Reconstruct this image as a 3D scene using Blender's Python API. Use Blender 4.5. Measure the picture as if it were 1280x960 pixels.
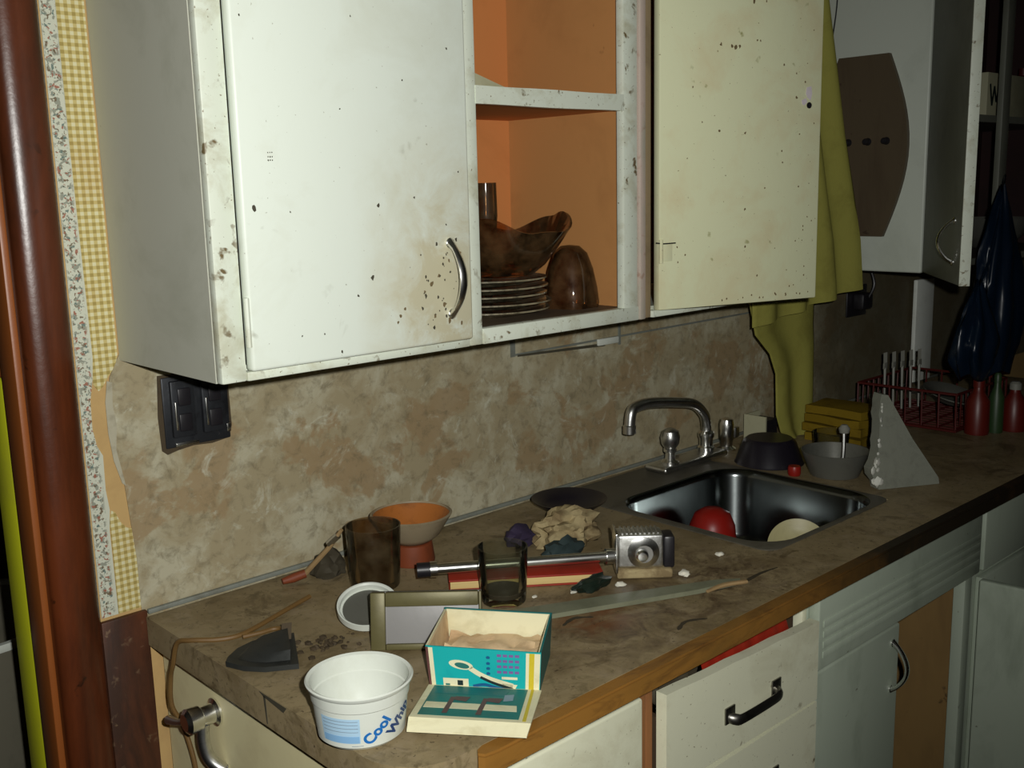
import bpy, bmesh, math, random
from mathutils import Vector, Matrix
from mathutils import noise as mnoise

# ------------------------------------------------------------------ clear
for o in list(bpy.data.objects):
    bpy.data.objects.remove(o, do_unlink=True)
scene = bpy.context.scene
C = scene.collection
rnd = random.Random(7)
PI = math.pi

# ------------------------------------------------------------------ camera
cam_data = bpy.data.cameras.new('camera')
cam = bpy.data.objects.new('camera', cam_data)
C.objects.link(cam)
cam.location = (-0.587, -1.4428, 1.517)
cam.rotation_euler = (1.3855, 0.0238, -0.7537)
cam_data.sensor_width = 36.0
cam_data.lens = 1304.8 / 1280.0 * 36.0
cam_data.clip_start = 0.02
scene.camera = cam

# ------------------------------------------------------------------ world, light, exposure
world = bpy.data.worlds.new('world')
scene.world = world
world.use_nodes = True
world.node_tree.nodes['Background'].inputs[0].default_value = (0.9, 1.0, 0.85, 1)
world.node_tree.nodes['Background'].inputs[1].default_value = 0.004
# the flash of a compact camera: a small lamp just right of and above the lens
fl = bpy.data.lights.new('camera_flash', 'SPOT')
fl.energy = 80.0
fl.shadow_soft_size = 0.012
fl.spot_size = math.radians(96)
fl.spot_blend = 0.85
fl.color = (1.0, 1.0, 0.955)
flo = bpy.data.objects.new('camera_flash', fl)
C.objects.link(flo)
flo.location = (-0.540, -1.480, 1.560)
flo.rotation_euler = (1.395, 0.0238, -0.62)
scene.view_settings.view_transform = 'Standard'
scene.view_settings.look = 'None'
scene.view_settings.gamma = 1.0
scene.view_settings.use_curve_mapping = False
scene.view_settings.exposure = 0.0


# ------------------------------------------------------------------ materials
def srgb(r, g, b):
    f = lambda c: (c / 12.92 if c <= 0.04045 else ((c + 0.055) / 1.055) ** 2.4)
    return (f(r / 255), f(g / 255), f(b / 255), 1.0)


class NT:
    def __init__(self, name):
        self.m = bpy.data.materials.new(name)
        self.m.use_nodes = True
        self.t = self.m.node_tree
        self.b = self.t.nodes['Principled BSDF']
        tc = self.t.nodes.new('ShaderNodeTexCoord')
        self.co = tc.outputs['Object']

    def n(self, typ, **kw):
        nd = self.t.nodes.new(typ)
        for k, v in kw.items():
            setattr(nd, k, v)
        return nd

    def l(self, a, b):
        self.t.links.new(a, b)

    def noise(self, scale, detail=4.0, rough=0.6, dist=0.0, stretch=None, offset=(0, 0, 0)):
        src = self.co
        mp = self.n('ShaderNodeMapping')
        mp.inputs['Scale'].default_value = stretch or (1, 1, 1)
        mp.inputs['Location'].default_value = offset
        self.l(src, mp.inputs[0])
        nd = self.n('ShaderNodeTexNoise')
        nd.inputs['Scale'].default_value = scale
        nd.inputs['Detail'].default_value = detail
        nd.inputs['Roughness'].default_value = rough
        nd.inputs['Distortion'].default_value = dist
        self.l(mp.outputs[0], nd.inputs['Vector'])
        return nd.outputs[0]

    def ramp(self, fac, lo, hi):
        r = self.n('ShaderNodeMapRange')
        r.inputs[1].default_value = lo
        r.inputs[2].default_value = hi
        self.l(fac, r.inputs[0])
        return r.outputs[0]

    def math(self, op, a, b=None):
        nd = self.n('ShaderNodeMath', operation=op)
        for i, x in enumerate((a, b)):
            if x is None:
                continue
            if isinstance(x, (int, float)):
                nd.inputs[i].default_value = x
            else:
                self.l(x, nd.inputs[i])
        return nd.outputs[0]

    def mix(self, fac, a, b):
        nd = self.n('ShaderNodeMix', data_type='RGBA')
        if isinstance(fac, (int, float)):
            nd.inputs[0].default_value = fac
        else:
            self.l(fac, nd.inputs[0])
        for i, x in ((6, a), (7, b)):
            if isinstance(x, tuple):
                nd.inputs[i].default_value = x
            else:
                self.l(x, nd.inputs[i])
        return nd.outputs[2]

    def sep(self):
        nd = self.n('ShaderNodeSeparateXYZ')
        self.l(self.co, nd.inputs[0])
        return nd.outputs

    def bump(self, h, strength=0.3, dist=0.002):
        nd = self.n('ShaderNodeBump')
        nd.inputs['Strength'].default_value = strength
        nd.inputs['Distance'].default_value = dist
        self.l(h, nd.inputs['Height'])
        self.l(nd.outputs[0], self.b.inputs['Normal'])

    def out(self, col, rough=0.5, metal=0.0, spec=0.5, **kw):
        if isinstance(col, tuple):
            self.b.inputs['Base Color'].default_value = col
        else:
            self.l(col, self.b.inputs['Base Color'])
        if isinstance(rough, (int, float)):
            self.b.inputs['Roughness'].default_value = rough
        else:
            self.l(rough, self.b.inputs['Roughness'])
        self.b.inputs['Metallic'].default_value = metal
        self.b.inputs['Specular IOR Level'].default_value = spec
        for k, v in kw.items():
            self.b.inputs[k].default_value = v
        return self.m


def grimy(name, base, blot=None, spot=None, rough=0.5, metal=0.0, blot_scale=5.0, spot_scale=60.0, blot_lo=0.5, blot_hi=0.72,
          spot_lo=0.68, spot_hi=0.74, bump=0.08, spec=0.4, amount=0.7, stretch=None, speck=None, speck_scale=220.0, speck_lo=.69):
    t = NT(name)
    col = base
    if blot:
        f = t.math('MULTIPLY', t.ramp(t.noise(blot_scale, 6, 0.65, 0.4, stretch), blot_lo, blot_hi), amount)
        col = t.mix(f, col, blot)
    if spot:
        f = t.ramp(t.noise(spot_scale, 3, 0.55, 0.3), spot_lo, spot_hi)
        g = t.ramp(t.noise(blot_scale * 1.3, 3, 0.5, offset=(3, 1, 7)), 0.42, 0.6)
        col = t.mix(t.math('MULTIPLY', f, g), col, spot)
    if speck:
        f = t.ramp(t.noise(speck_scale, 2, 0.5, offset=(9, 4, 2)), speck_lo, speck_lo + .04)
        col = t.mix(t.math('MULTIPLY', f, 0.8), col, speck)
    if bump:
        t.bump(t.noise(90, 4), bump)
    return t.out(col, rough, metal, spec)


def plain(name, col, rough=0.5, metal=0.0, spec=0.5, **kw):
    return grimy(name, col, tuple(c * 0.7 for c in col[:3]) + (1,), None, rough, metal, 14.0, spec=spec, amount=0.5, bump=0.03)


def glass(name, col, dust=None, amount=.15, gloss=.06, blend=.32):
    """thin-walled glass: tinted see-through, clear gloss at the surface, a coat of dust"""
    t = NT(name)
    t.b.inputs['Roughness'].default_value = .5
    dcol = dust or srgb(150, 140, 115)
    t.b.inputs['Base Color'].default_value = dcol
    tr = t.n('ShaderNodeBsdfTransparent')
    tr.inputs[0].default_value = col
    gl = t.n('ShaderNodeBsdfGlossy')
    gl.inputs['Roughness'].default_value = gloss
    gl.inputs['Color'].default_value = (.95, .95, .92, 1)
    fr = t.n('ShaderNodeLayerWeight')
    fr.inputs['Blend'].default_value = blend
    m1 = t.n('ShaderNodeMixShader')
    d = t.math('MULTIPLY', t.ramp(t.noise(30, 5, .6), .3, .7), amount * 2)
    t.l(d, m1.inputs[0])
    t.l(tr.outputs[0], m1.inputs[1])
    t.l(t.b.outputs[0], m1.inputs[2])
    m2 = t.n('ShaderNodeMixShader')
    t.l(fr.outputs['Fresnel'], m2.inputs[0])
    t.l(m1.outputs[0], m2.inputs[1])
    t.l(gl.outputs[0], m2.inputs[2])
    t.l(m2.outputs[0], t.t.nodes['Material Output'].inputs['Surface'])
    return t.m


M = {}
M['white'] = None
M['white_frame'] = grimy('chipped_white_frame_paint', srgb(216, 222, 206), srgb(172, 166, 134), srgb(110, 94, 64), 0.45, 0, 14, 52, spot_lo=.61, spot_hi=.68, speck=srgb(120, 105, 75), speck_lo=.68, amount=.8)
M['side'] = grimy('greyed_side_paint', srgb(192, 193, 178), srgb(166, 168, 150), srgb(140, 132, 112), 0.5, 0, 5, 40, spot_lo=.72, spot_hi=.76)
M['cream'] = grimy('yellowed_white_paint', srgb(222, 224, 186), srgb(214, 200, 158), srgb(150, 150, 96), 0.4, 0, 7, 30, spot_lo=.68, spot_hi=.74, speck=srgb(130, 115, 70), speck_lo=.73, spec=.35)
M['cream_edge'] = grimy('brown_door_edge', srgb(150, 130, 100), srgb(90, 75, 55), None, .6)
M['orange'] = grimy('orange_interior_paint', srgb(204, 134, 78), srgb(180, 116, 64), srgb(120, 66, 34), 0.6, 0, 3, 30, spot_lo=.74, spot_hi=.8, spec=.2)
M['orange_shaded'] = grimy('shaded_orange_interior_paint', srgb(182, 130, 78), srgb(160, 112, 66), srgb(104, 66, 36), 0.65, 0, 4, 28, spot_lo=.74, spot_hi=.8, spec=.2)  # same orange paint, with the partition's grazing-angle shade put into the colour
M['dirtwood'] = grimy('dirty_cupboard_floor', srgb(104, 88, 68), srgb(70, 58, 44), srgb(50, 40, 30), 0.6, 0, 9, 40)
M['peel'] = grimy('peeling_pinkish_paint', srgb(190, 172, 160), srgb(150, 160, 140), srgb(140, 90, 60), 0.5, 0, 20, 60, stretch=(1, 1, .2), spot_lo=.58)
M['basepaint'] = grimy('grey_white_cabinet_paint', srgb(226, 226, 198), srgb(190, 184, 152), srgb(110, 96, 70), 0.5, 0, 8, 34, spot_lo=.66, spot_hi=.72, speck=srgb(110, 98, 70), speck_lo=.72)
M['sinkpaint'] = grimy('bluish_grey_cabinet_paint', srgb(172, 182, 164), srgb(138, 148, 130), srgb(100, 98, 82), 0.5, 0, 8, 45, spot_lo=.72, spot_hi=.76, stretch=(1, 1, .5))
M['endpaint'] = grimy('cream_cabinet_end_paint', srgb(226, 216, 170), srgb(200, 186, 142), srgb(150, 130, 94), 0.55, 0, 6, 50, spot_lo=.72, spot_hi=.76)
M['rust'] = grimy('rusty_bare_wood', srgb(140, 92, 52), srgb(84, 50, 28), None, 0.7, 0, 22, stretch=(1, 1, .15))
M['darkin'] = grimy('dark_cabinet_inside', srgb(70, 56, 40), srgb(46, 36, 26), None, 0.7, 0, 9)
M['brownin'] = grimy('brown_cabinet_inside', srgb(136, 108, 64), srgb(104, 80, 48), srgb(64, 48, 30), 0.7, 0, 6, 30, stretch=(1, 1, .3))
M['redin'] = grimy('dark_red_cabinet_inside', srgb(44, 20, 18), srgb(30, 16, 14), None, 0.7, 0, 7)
M['edgewood'] = None
M['varnish'] = grimy('glossy_red_brown_varnish', srgb(96, 46, 22), srgb(52, 26, 14), srgb(40, 22, 12), 0.3, 0, 3.2, 30, stretch=(3, 1, .45), blot_lo=.40, blot_hi=.62, spec=.4, bump=.12, amount=.9)
M['varnish2'] = grimy('worn_red_brown_wood', srgb(92, 50, 28), srgb(48, 28, 17), srgb(128, 104, 78), 0.5, 0, 14, 50, stretch=(1, 1, .2), blot_lo=.38, blot_hi=.6, spot_lo=.64, spot_hi=.74, amount=.9)
M['jamb'] = grimy('orange_brown_jamb_wood', srgb(140, 78, 34), srgb(92, 44, 20), None, 0.4, 0, 9, stretch=(1, 1, .12))
M['lime'] = grimy('lime_yellow_paint', srgb(214, 218, 40), srgb(190, 186, 60), None, 0.5, 0, 5)
M['tan'] = grimy('tan_bare_wall', srgb(190, 158, 106), srgb(174, 142, 96), None, 0.8, 0, 12, spec=.1)
M['ivory'] = grimy('torn_paper_edge', srgb(176, 170, 148), srgb(140, 132, 112), None, .8, 0, 40, spec=.1)
M['trimgrey'] = grimy('grey_blue_seam_strip', srgb(120, 124, 116), srgb(92, 88, 74), None, 0.5, 0, 20)
M['chrome'] = grimy('chrome', (.86, .86, .83, 1), (.55, .54, .5, 1), None, 0.24, 1.0, 30, bump=0.02)
M['dullchrome'] = grimy('dull_chrome', (.62, .62, .6, 1), (.30, .30, .27, 1), None, 0.32, 1.0, 40, bump=0.05)
M['steel'] = grimy('stained_steel', (.15, .165, .165, 1), (.07, .075, .075, 1), None, 0.20, 1.0, 9, bump=0.02)
M['sinkrim'] = grimy('grimy_steel_rim', (.11, .10, .075, 1), (.055, .05, .036, 1), None, 0.55, .2, 20, bump=0.05)
M['black'] = plain('black_plastic', srgb(30, 28, 32), .4)
M['blackpan'] = plain('black_enamel', srgb(26, 22, 30), .35)
M['blackmetal'] = grimy('blackened_metal', srgb(52, 54, 58), srgb(24, 24, 26), srgb(130, 130, 130), .4, .5, 30, 90)
M['iron'] = grimy('dark_iron', srgb(54, 56, 54), srgb(34, 36, 34), srgb(96, 100, 98), .5, .4, 26, 60)
M['cord'] = plain('brown_cord', srgb(110, 82, 42), .6)
M['tub'] = grimy('white_plastic', srgb(208, 212, 202), srgb(192, 194, 178), None, .4, 0, 12, spec=.3)
M['bluetext'] = plain('blue_print', srgb(24, 104, 176), .45)
M['navytext'] = plain('navy_print', srgb(30, 62, 112), .45)
M['paleblue'] = plain('pale_blue_print', srgb(168, 200, 222), .45)
M['midblue'] = plain('mid_blue_print', srgb(130, 174, 212), .45)
M['greyline'] = plain('grey_print', srgb(130, 146, 160), .45)
M['teal'] = grimy('teal_print', srgb(22, 166, 166), srgb(20, 140, 146), None, .4, 0, 16, spec=.4)
M['darkteal'] = grimy('dark_teal_print', srgb(36, 112, 104), srgb(60, 96, 90), srgb(120, 110, 90), .45, 0, 26, 60)
M['sideteal'] = grimy('side_teal_print', srgb(20, 104, 104), srgb(60, 110, 100), None, .45, 0, 30)
M['card'] = grimy('cream_card', srgb(222, 216, 180), srgb(190, 180, 140), None, .6, 0, 20)
M['cardin'] = grimy('brown_card_inside', srgb(214, 186, 146), srgb(176, 140, 104), srgb(236, 226, 200), .7, 0, 24, 60)
M['purple'] = plain('purple_print', srgb(120, 90, 150), .5)
M['redbrown'] = plain('red_brown_print', srgb(96, 60, 56), .5)
M['blackprint'] = plain('black_print', srgb(24, 40, 40), .5)
M['bluedot'] = plain('blue_dot_print', srgb(14, 84, 130), .5)
M['olive'] = grimy('olive_metal', srgb(98, 92, 58), srgb(78, 72, 46), None, .45, .2, 12)
M['lavender'] = grimy('grey_lavender_metal', srgb(140, 138, 136), srgb(118, 118, 110), None, .45, .1, 9)
M['slat'] = grimy('grey_green_slat', srgb(120, 122, 100), srgb(92, 92, 74), None, .5, 0, 12)
M['glass'] = glass('clear_glass', (.88, .89, .85, 1), srgb(110, 108, 92), .04, .05, .2)
M['amber'] = glass('amber_glass', (.66, .46, .29, 1), srgb(120, 88, 54), .20, .07)
M['brownglass'] = glass('brown_glass', (.70, .58, .44, 1), srgb(96, 82, 56), .18, .06, .25)
M['greyglass'] = glass('smoky_plate_glass', (.70, .64, .52, 1), srgb(176, 164, 132), .42, .10)
M['sediment'] = plain('dark_residue', srgb(58, 50, 36), .6)
M['clay'] = grimy('rust_orange_glaze', srgb(166, 100, 44), srgb(96, 60, 28), srgb(60, 42, 24), .5, 0, 16, 40, spot_lo=.6)
M['stone'] = grimy('cream_stoneware', srgb(150, 136, 110), srgb(124, 110, 84), None, .55, 0, 20)
M['terracotta'] = grimy('terracotta', srgb(118, 56, 28), srgb(84, 44, 24), None, .6, 0, 24)
M['redcover'] = grimy('red_cover', srgb(150, 40, 24), srgb(116, 32, 20), None, .45, 0, 18)
M['pages'] = grimy('cream_pages', srgb(206, 180, 120), srgb(170, 140, 90), None, .7, 0, 40, stretch=(.2, .2, 4))
M['rag'] = grimy('dirty_beige_cloth', srgb(168, 152, 114), srgb(104, 84, 58), srgb(76, 66, 54), .8, 0, 26, 40, spec=.1, blot_lo=.42, blot_hi=.6)
M['darkrag'] = grimy('dark_rag', srgb(60, 54, 40), srgb(38, 34, 26), None, .8, 0, 20)
M['tealrag'] = grimy('dark_teal_cloth', srgb(40, 54, 54), srgb(26, 36, 36), None, .8, 0, 20)
M['purplerag'] = grimy('dark_purple_cloth', srgb(48, 38, 62), srgb(30, 26, 40), None, .8, 0, 20)
M['blackgreen'] = grimy('black_green_plastic', srgb(26, 36, 28), srgb(16, 22, 18), None, .35, 0, 24)
M['foam'] = grimy('grimy_foam', srgb(124, 126, 114), srgb(108, 108, 98), None, .8, 0, 40, bump=.4, spec=.1)
M['crumb'] = grimy('pale_crumb', srgb(220, 216, 200), srgb(190, 180, 150), None, .8, 0, 60)
M['soot'] = grimy('dark_crumb', srgb(70, 58, 40), srgb(40, 34, 24), None, .8, 0, 60)
M['wood'] = grimy('pale_stick_wood', srgb(150, 124, 86), srgb(116, 92, 62), None, .6, 0, 20)
M['redplastic'] = grimy('red_plastic', srgb(140, 26, 18), srgb(104, 22, 16), None, .4, 0, 10)
M['creamplate'] = grimy('cream_melamine', srgb(176, 168, 124), srgb(150, 140, 100), None, .4, 0, 14)
M['yellowcloth'] = grimy('yellow_green_cloth', srgb(150, 146, 72), srgb(128, 122, 58), None, .85, 0, 12, spec=.1, bump=.3)
M['yellowtowel'] = grimy('mustard_towel', srgb(122, 100, 26), srgb(80, 62, 18), None, .85, 0, 14, spec=.1, bump=.3)
M['greybowl'] = grimy('grey_metal_bowl', srgb(104, 104, 96), srgb(76, 76, 70), None, .4, .3, 12)
M['plaque'] = grimy('dark_plaque_wood', srgb(86, 74, 56), srgb(70, 56, 42), srgb(60, 46, 34), .5, 0, 12, 40, stretch=(1, 1, .2))
M['cab2'] = grimy('white_enamel_side', srgb(198, 204, 192), srgb(178, 184, 172), None, .4, 0, 5)
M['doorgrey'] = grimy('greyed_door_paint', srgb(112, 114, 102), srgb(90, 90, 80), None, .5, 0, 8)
M['bluebag'] = plain('blue_plastic_film', srgb(12, 26, 42), .28)
M['redwire'] = plain('red_coated_wire', srgb(78, 18, 13), .5)
M['redliquid'] = plain('red_bottle_plastic', srgb(92, 24, 16), .4)
M['greenplastic'] = plain('green_bottle_plastic', srgb(44, 66, 36), .45)
M['whiteplastic'] = plain('white_cutlery_plastic', srgb(132, 132, 122), .45)
M['carton'] = grimy('white_carton', srgb(176, 174, 144), srgb(150, 146, 112), None, .6, 0, 12)
M['yellowprint'] = plain('yellow_print', srgb(200, 180, 40), .5)
M['ceil'] = grimy('ceiling_paint', srgb(150, 148, 136), srgb(120, 118, 106), None, .8, 0, 3)
M['roomwall'] = grimy('plain_room_wall', srgb(120, 112, 96), srgb(96, 90, 78), None, .8, 0, 2)
M['floor'] = grimy('brown_floor', srgb(80, 66, 50), srgb(54, 44, 34), None, .6, 0, 3)
M['binmetal'] = grimy('grey_bin_metal', srgb(120, 116, 100), srgb(92, 90, 78), None, .5, .3, 8)


M['brushed'] = grimy('scuffed_bright_metal', (.88, .88, .86, 1), (.42, .42, .38, 1), None, .40, 1.0, 24, blot_lo=.42, blot_hi=.6, bump=.25)
M['foamedge'] = grimy('fresh_foam_break', srgb(206, 206, 196), srgb(160, 160, 148), None, .8, 0, 50, bump=.4, spec=.1)
M['whiteboard'] = grimy('white_board_paint', srgb(234, 238, 230), srgb(206, 208, 198), None, .45, 0, 9)
M['pull'] = grimy('tarnished_pull', (.30, .29, .26, 1), (.12, .11, .09, 1), None, .36, 1.0, 30)


def chipmat(name, col):
    return plain(name, col, .7)


M['chip'] = chipmat('dark_paint_chip', srgb(70, 66, 52))
M['chip_rust'] = chipmat('rusty_paint_chip', srgb(112, 96, 66))
M['chip_pale'] = chipmat('pale_filler_patch', srgb(206, 196, 200))


def leftdoor_mat():
    t = NT('chipped_white_paint')
    x, y, z = t.sep()
    col = t.mix(t.math('MULTIPLY', t.ramp(t.noise(6, 6, .65, .4), .5, .72), .45), srgb(226, 233, 221), srgb(206, 208, 188))
    # hand grime round the pull and along the lower free corner
    gx = t.ramp(t.math('ABSOLUTE', t.math('SUBTRACT', x, -.24)), .17, .02)
    gz = t.ramp(t.math('ABSOLUTE', t.math('SUBTRACT', z, .07)), .26, .02)
    g = t.math('MULTIPLY', t.math('MULTIPLY', gx, gz), t.ramp(t.noise(16, 6, .7, .6), .28, .62))
    col = t.mix(t.math('MINIMUM', t.math('MULTIPLY', g, 1.4), .8), col, srgb(198, 188, 152))
    f = t.math('MULTIPLY', t.ramp(t.noise(26, 3, .55, .3), .66, .74), t.ramp(t.noise(5, 3, .5, offset=(3, 1, 7)), .48, .62))
    col = t.mix(t.math('MULTIPLY', f, .6), col, srgb(150, 150, 130))
    f = t.ramp(t.noise(190, 2, .5, offset=(9, 4, 2)), .74, .78)
    col = t.mix(t.math('MULTIPLY', f, .6), col, srgb(130, 124, 100))
    t.bump(t.noise(90, 4), .06)
    return t.out(col, .42, 0, .35)


def edgewood_mat():
    t = NT('worn_orange_edge_wood')
    x, y, z = t.sep()
    col = t.mix(t.math('MULTIPLY', t.ramp(t.noise(9, 6, .65, .4, (.35, 1, 1)), .4, .7), .8), srgb(140, 98, 42), srgb(98, 74, 36))
    f = t.ramp(t.noise(24, 5, .7, .6, (.3, 1, 1), (4, 2, 2)), .52, .68)
    col = t.mix(t.math('MULTIPLY', f, .7), col, srgb(78, 50, 26))
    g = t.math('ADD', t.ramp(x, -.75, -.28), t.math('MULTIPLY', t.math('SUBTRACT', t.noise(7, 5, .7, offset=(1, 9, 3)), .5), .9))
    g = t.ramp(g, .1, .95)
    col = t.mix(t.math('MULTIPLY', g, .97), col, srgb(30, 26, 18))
    t.bump(t.noise(60, 4, stretch=(.2, 1, 1)), .15)
    return t.out(col, .5, 0, .3)


def backsplash_mat():
    t = NT('mottled_backsplash_laminate')
    base = srgb(160, 148, 118)
    f1 = t.ramp(t.noise(9, 7, .66, .5), .46, .62)
    col = t.mix(t.math('MULTIPLY', f1, .7), base, srgb(190, 186, 162))
    f2 = t.ramp(t.noise(6.5, 6, .62, .4, offset=(4, 2, 9)), .53, .57)
    col = t.mix(t.math('MULTIPLY', f2, .8), col, srgb(152, 130, 96))
    f3 = t.ramp(t.noise(45, 5, .7, .5, offset=(1, 5, 3)), .5, .7)
    col = t.mix(t.math('MULTIPLY', f3, .65), col, srgb(112, 102, 78))
    f4 = t.ramp(t.noise(18, 5, .7, 1., offset=(7, 5, 1)), .58, .72)
    col = t.mix(t.math('MULTIPLY', f4, .65), col, srgb(204, 204, 184))
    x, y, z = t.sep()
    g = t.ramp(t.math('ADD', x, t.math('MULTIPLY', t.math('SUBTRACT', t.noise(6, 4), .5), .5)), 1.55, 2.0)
    col = t.mix(t.math('MULTIPLY', g, .85), col, srgb(76, 70, 52))      # colour darkens towards the far end of the sheet
    t.bump(t.noise(60, 4), .06)
    return t.out(col, .55, 0, .3)


def counter_mat():
    t = NT('stained_brown_counter_laminate')
    base = srgb(146, 130, 98)
    col = t.mix(t.ramp(t.noise(6, 6, .65, .6), .42, .66), base, srgb(118, 102, 72))
    f = t.ramp(t.noise(20, 6, .7, .8, offset=(3, 3, 0)), .52, .7)
    col = t.mix(t.math('MULTIPLY', f, .55), col, srgb(156, 140, 116))
    f = t.ramp(t.noise(11, 6, .7, 1.2, offset=(8, 1, 2)), .55, .66)
    col = t.mix(t.math('MULTIPLY', f, .75), col, srgb(84, 70, 46))
    f = t.ramp(t.noise(55, 5, .7, .8, offset=(2, 6, 2)), .52, .66)
    col = t.mix(t.math('MULTIPLY', f, .55), col, srgb(96, 84, 58))
    # grease ring area right of the box, around x .38..1, front half
    x, y, z = t.sep()
    gx = t.ramp(t.math('ABSOLUTE', t.math('SUBTRACT', x, -.70)), .36, .14)
    gy = t.ramp(t.math('ABSOLUTE', t.math('SUBTRACT', y, -.22)), .17, .05)
    g = t.math('MULTIPLY', gx, gy)
    h = t.ramp(t.noise(16, 6, .7, 1.5, offset=(2, 8, 0)), .40, .62)
    col = t.mix(t.math('MULTIPLY', t.math('MULTIPLY', g, h), .85), col, srgb(72, 54, 38))
    dx = t.math('SUBTRACT', x, -.85)
    dy = t.math('SUBTRACT', y, -.18)
    rr = t.math('SQRT', t.math('ADD', t.math('MULTIPLY', dx, dx), t.math('MULTIPLY', dy, dy)))
    k = t.math('MULTIPLY', t.ramp(rr, .085, .03), t.ramp(t.noise(22, 6, .7, 1.0, offset=(1, 1, 5)), .36, .58))
    col = t.mix(t.math('MULTIPLY', k, .8), col, srgb(112, 66, 34))
    h = t.ramp(t.noise(150, 2, .5), .68, .72)
    col = t.mix(t.math('MULTIPLY', h, .7), col, srgb(60, 48, 34))
    t.bump(t.noise(70, 5), .08)
    return t.out(col, .5, 0, .3)


def gingham_mat():
    t = NT('gingham_wallpaper')
    x, y, z = t.sep()
    s = 2 * PI / .0098
    a = t.ramp(t.math('SINE', t.math('MULTIPLY', x, s)), -.25, .25)
    b = t.ramp(t.math('SINE', t.math('MULTIPLY', z, s)), -.25, .25)
    f = t.math('MULTIPLY', t.math('ADD', a, b), .5)
    r = t.n('ShaderNodeValToRGB')
    r.color_ramp.elements[0].color = srgb(212, 206, 166)
    r.color_ramp.elements[1].color = srgb(160, 142, 82)
    e = r.color_ramp.elements.new(.5)
    e.color = srgb(192, 176, 116)
    t.l(f, r.inputs[0])
    col = t.mix(t.math('MULTIPLY', t.ramp(t.noise(8, 4, offset=(2, 0, 1)), .5, .8), .4), r.outputs[0], srgb(170, 120, 70))
    return t.out(col, .7, 0, .15)


def floral_mat():
    t = NT('floral_border_wallpaper')
    col = srgb(196, 198, 180)
    x, y, z = t.sep()
    band = t.ramp(t.math('ABSOLUTE', t.math('SUBTRACT', x, .010)), .011, .007)   # motif column on the strip
    for sc, lo, c, off in ((130, .54, srgb(136, 138, 124), (0, 0, 0)), (150, .60, srgb(150, 92, 72), (3, 1, 2)),
                           (160, .61, srgb(92, 112, 106), (5, 6, 1)), (180, .60, srgb(104, 88, 66), (8, 2, 6))):
        f = t.ramp(t.noise(sc, 2, .5, .3, offset=off), lo, lo + .03)
        col = t.mix(t.math('MULTIPLY', t.math('MULTIPLY', f, band), .9), col, c)
    return t.out(col, .7, 0, .15)


M['white'] = leftdoor_mat()
M['edgewood'] = edgewood_mat()
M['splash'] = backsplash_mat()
M['counter'] = counter_mat()
M['gingham'] = gingham_mat()
M['floral'] = floral_mat()

# ------------------------------------------------------------------ geometry helpers (all take world coordinates)


def box(bm, x0, x1, y0, y1, z0, z1, bev=0.0, seg=2):
    m = Matrix.Translation(((x0 + x1) / 2, (y0 + y1) / 2, (z0 + z1) / 2)) @ Matrix.Diagonal((abs(x1 - x0), abs(y1 - y0), abs(z1 - z0), 1))
    r = bmesh.ops.create_cube(bm, size=1.0, matrix=m)
    if bev > 0:
        es = list({e for v in r['verts'] for e in v.link_edges})
        bmesh.ops.bevel(bm, geom=es, offset=bev, segments=seg, affect='EDGES', profile=.5)
    return r['verts']


def obox(bm, origin, ux, uy, uz, a, b, bev=0.0, seg=2):
    """box with local axes; a, b are opposite corners in local coordinates"""
    m = Matrix(((ux[0], uy[0], uz[0], origin[0]), (ux[1], uy[1], uz[1], origin[1]), (ux[2], uy[2], uz[2], origin[2]), (0, 0, 0, 1)))
    t = Matrix.Translation(((a[0] + b[0]) / 2, (a[1] + b[1]) / 2, (a[2] + b[2]) / 2)) @ Matrix.Diagonal((abs(b[0] - a[0]), abs(b[1] - a[1]), abs(b[2] - a[2]), 1))
    r = bmesh.ops.create_cube(bm, size=1.0, matrix=m @ t)
    if bev > 0:
        es = list({e for v in r['verts'] for e in v.link_edges})
        bmesh.ops.bevel(bm, geom=es, offset=bev, segments=seg, affect='EDGES', profile=.5)


def prism(bm, pts, d):
    """closed solid: polygon pts (3D list) extruded by vector d"""
    d = Vector(d)
    a = [bm.verts.new(Vector(p)) for p in pts]
    b = [bm.verts.new(Vector(p) + d) for p in pts]
    n = len(pts)
    bm.faces.new(a)
    bm.faces.new(list(reversed(b)))
    for i in range(n):
        bm.faces.new((a[i], b[i], b[(i + 1) % n], a[(i + 1) % n]))


def smooth_path(pts, n=8):
    P = [Vector(p) for p in pts]
    if len(P) < 3:
        return P
    out = []
    for i in range(len(P) - 1):
        p0, p1, p2, p3 = P[max(i - 1, 0)], P[i], P[i + 1], P[min(i + 2, len(P) - 1)]
        for k in range(n):
            t = k / n
            out.append(.5 * ((2 * p1) + (p2 - p0) * t + (2 * p0 - 5 * p1 + 4 * p2 - p3) * t * t + (3 * p1 - p0 - 3 * p2 + p3) * t ** 3))
    out.append(P[-1])
    return out


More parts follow.
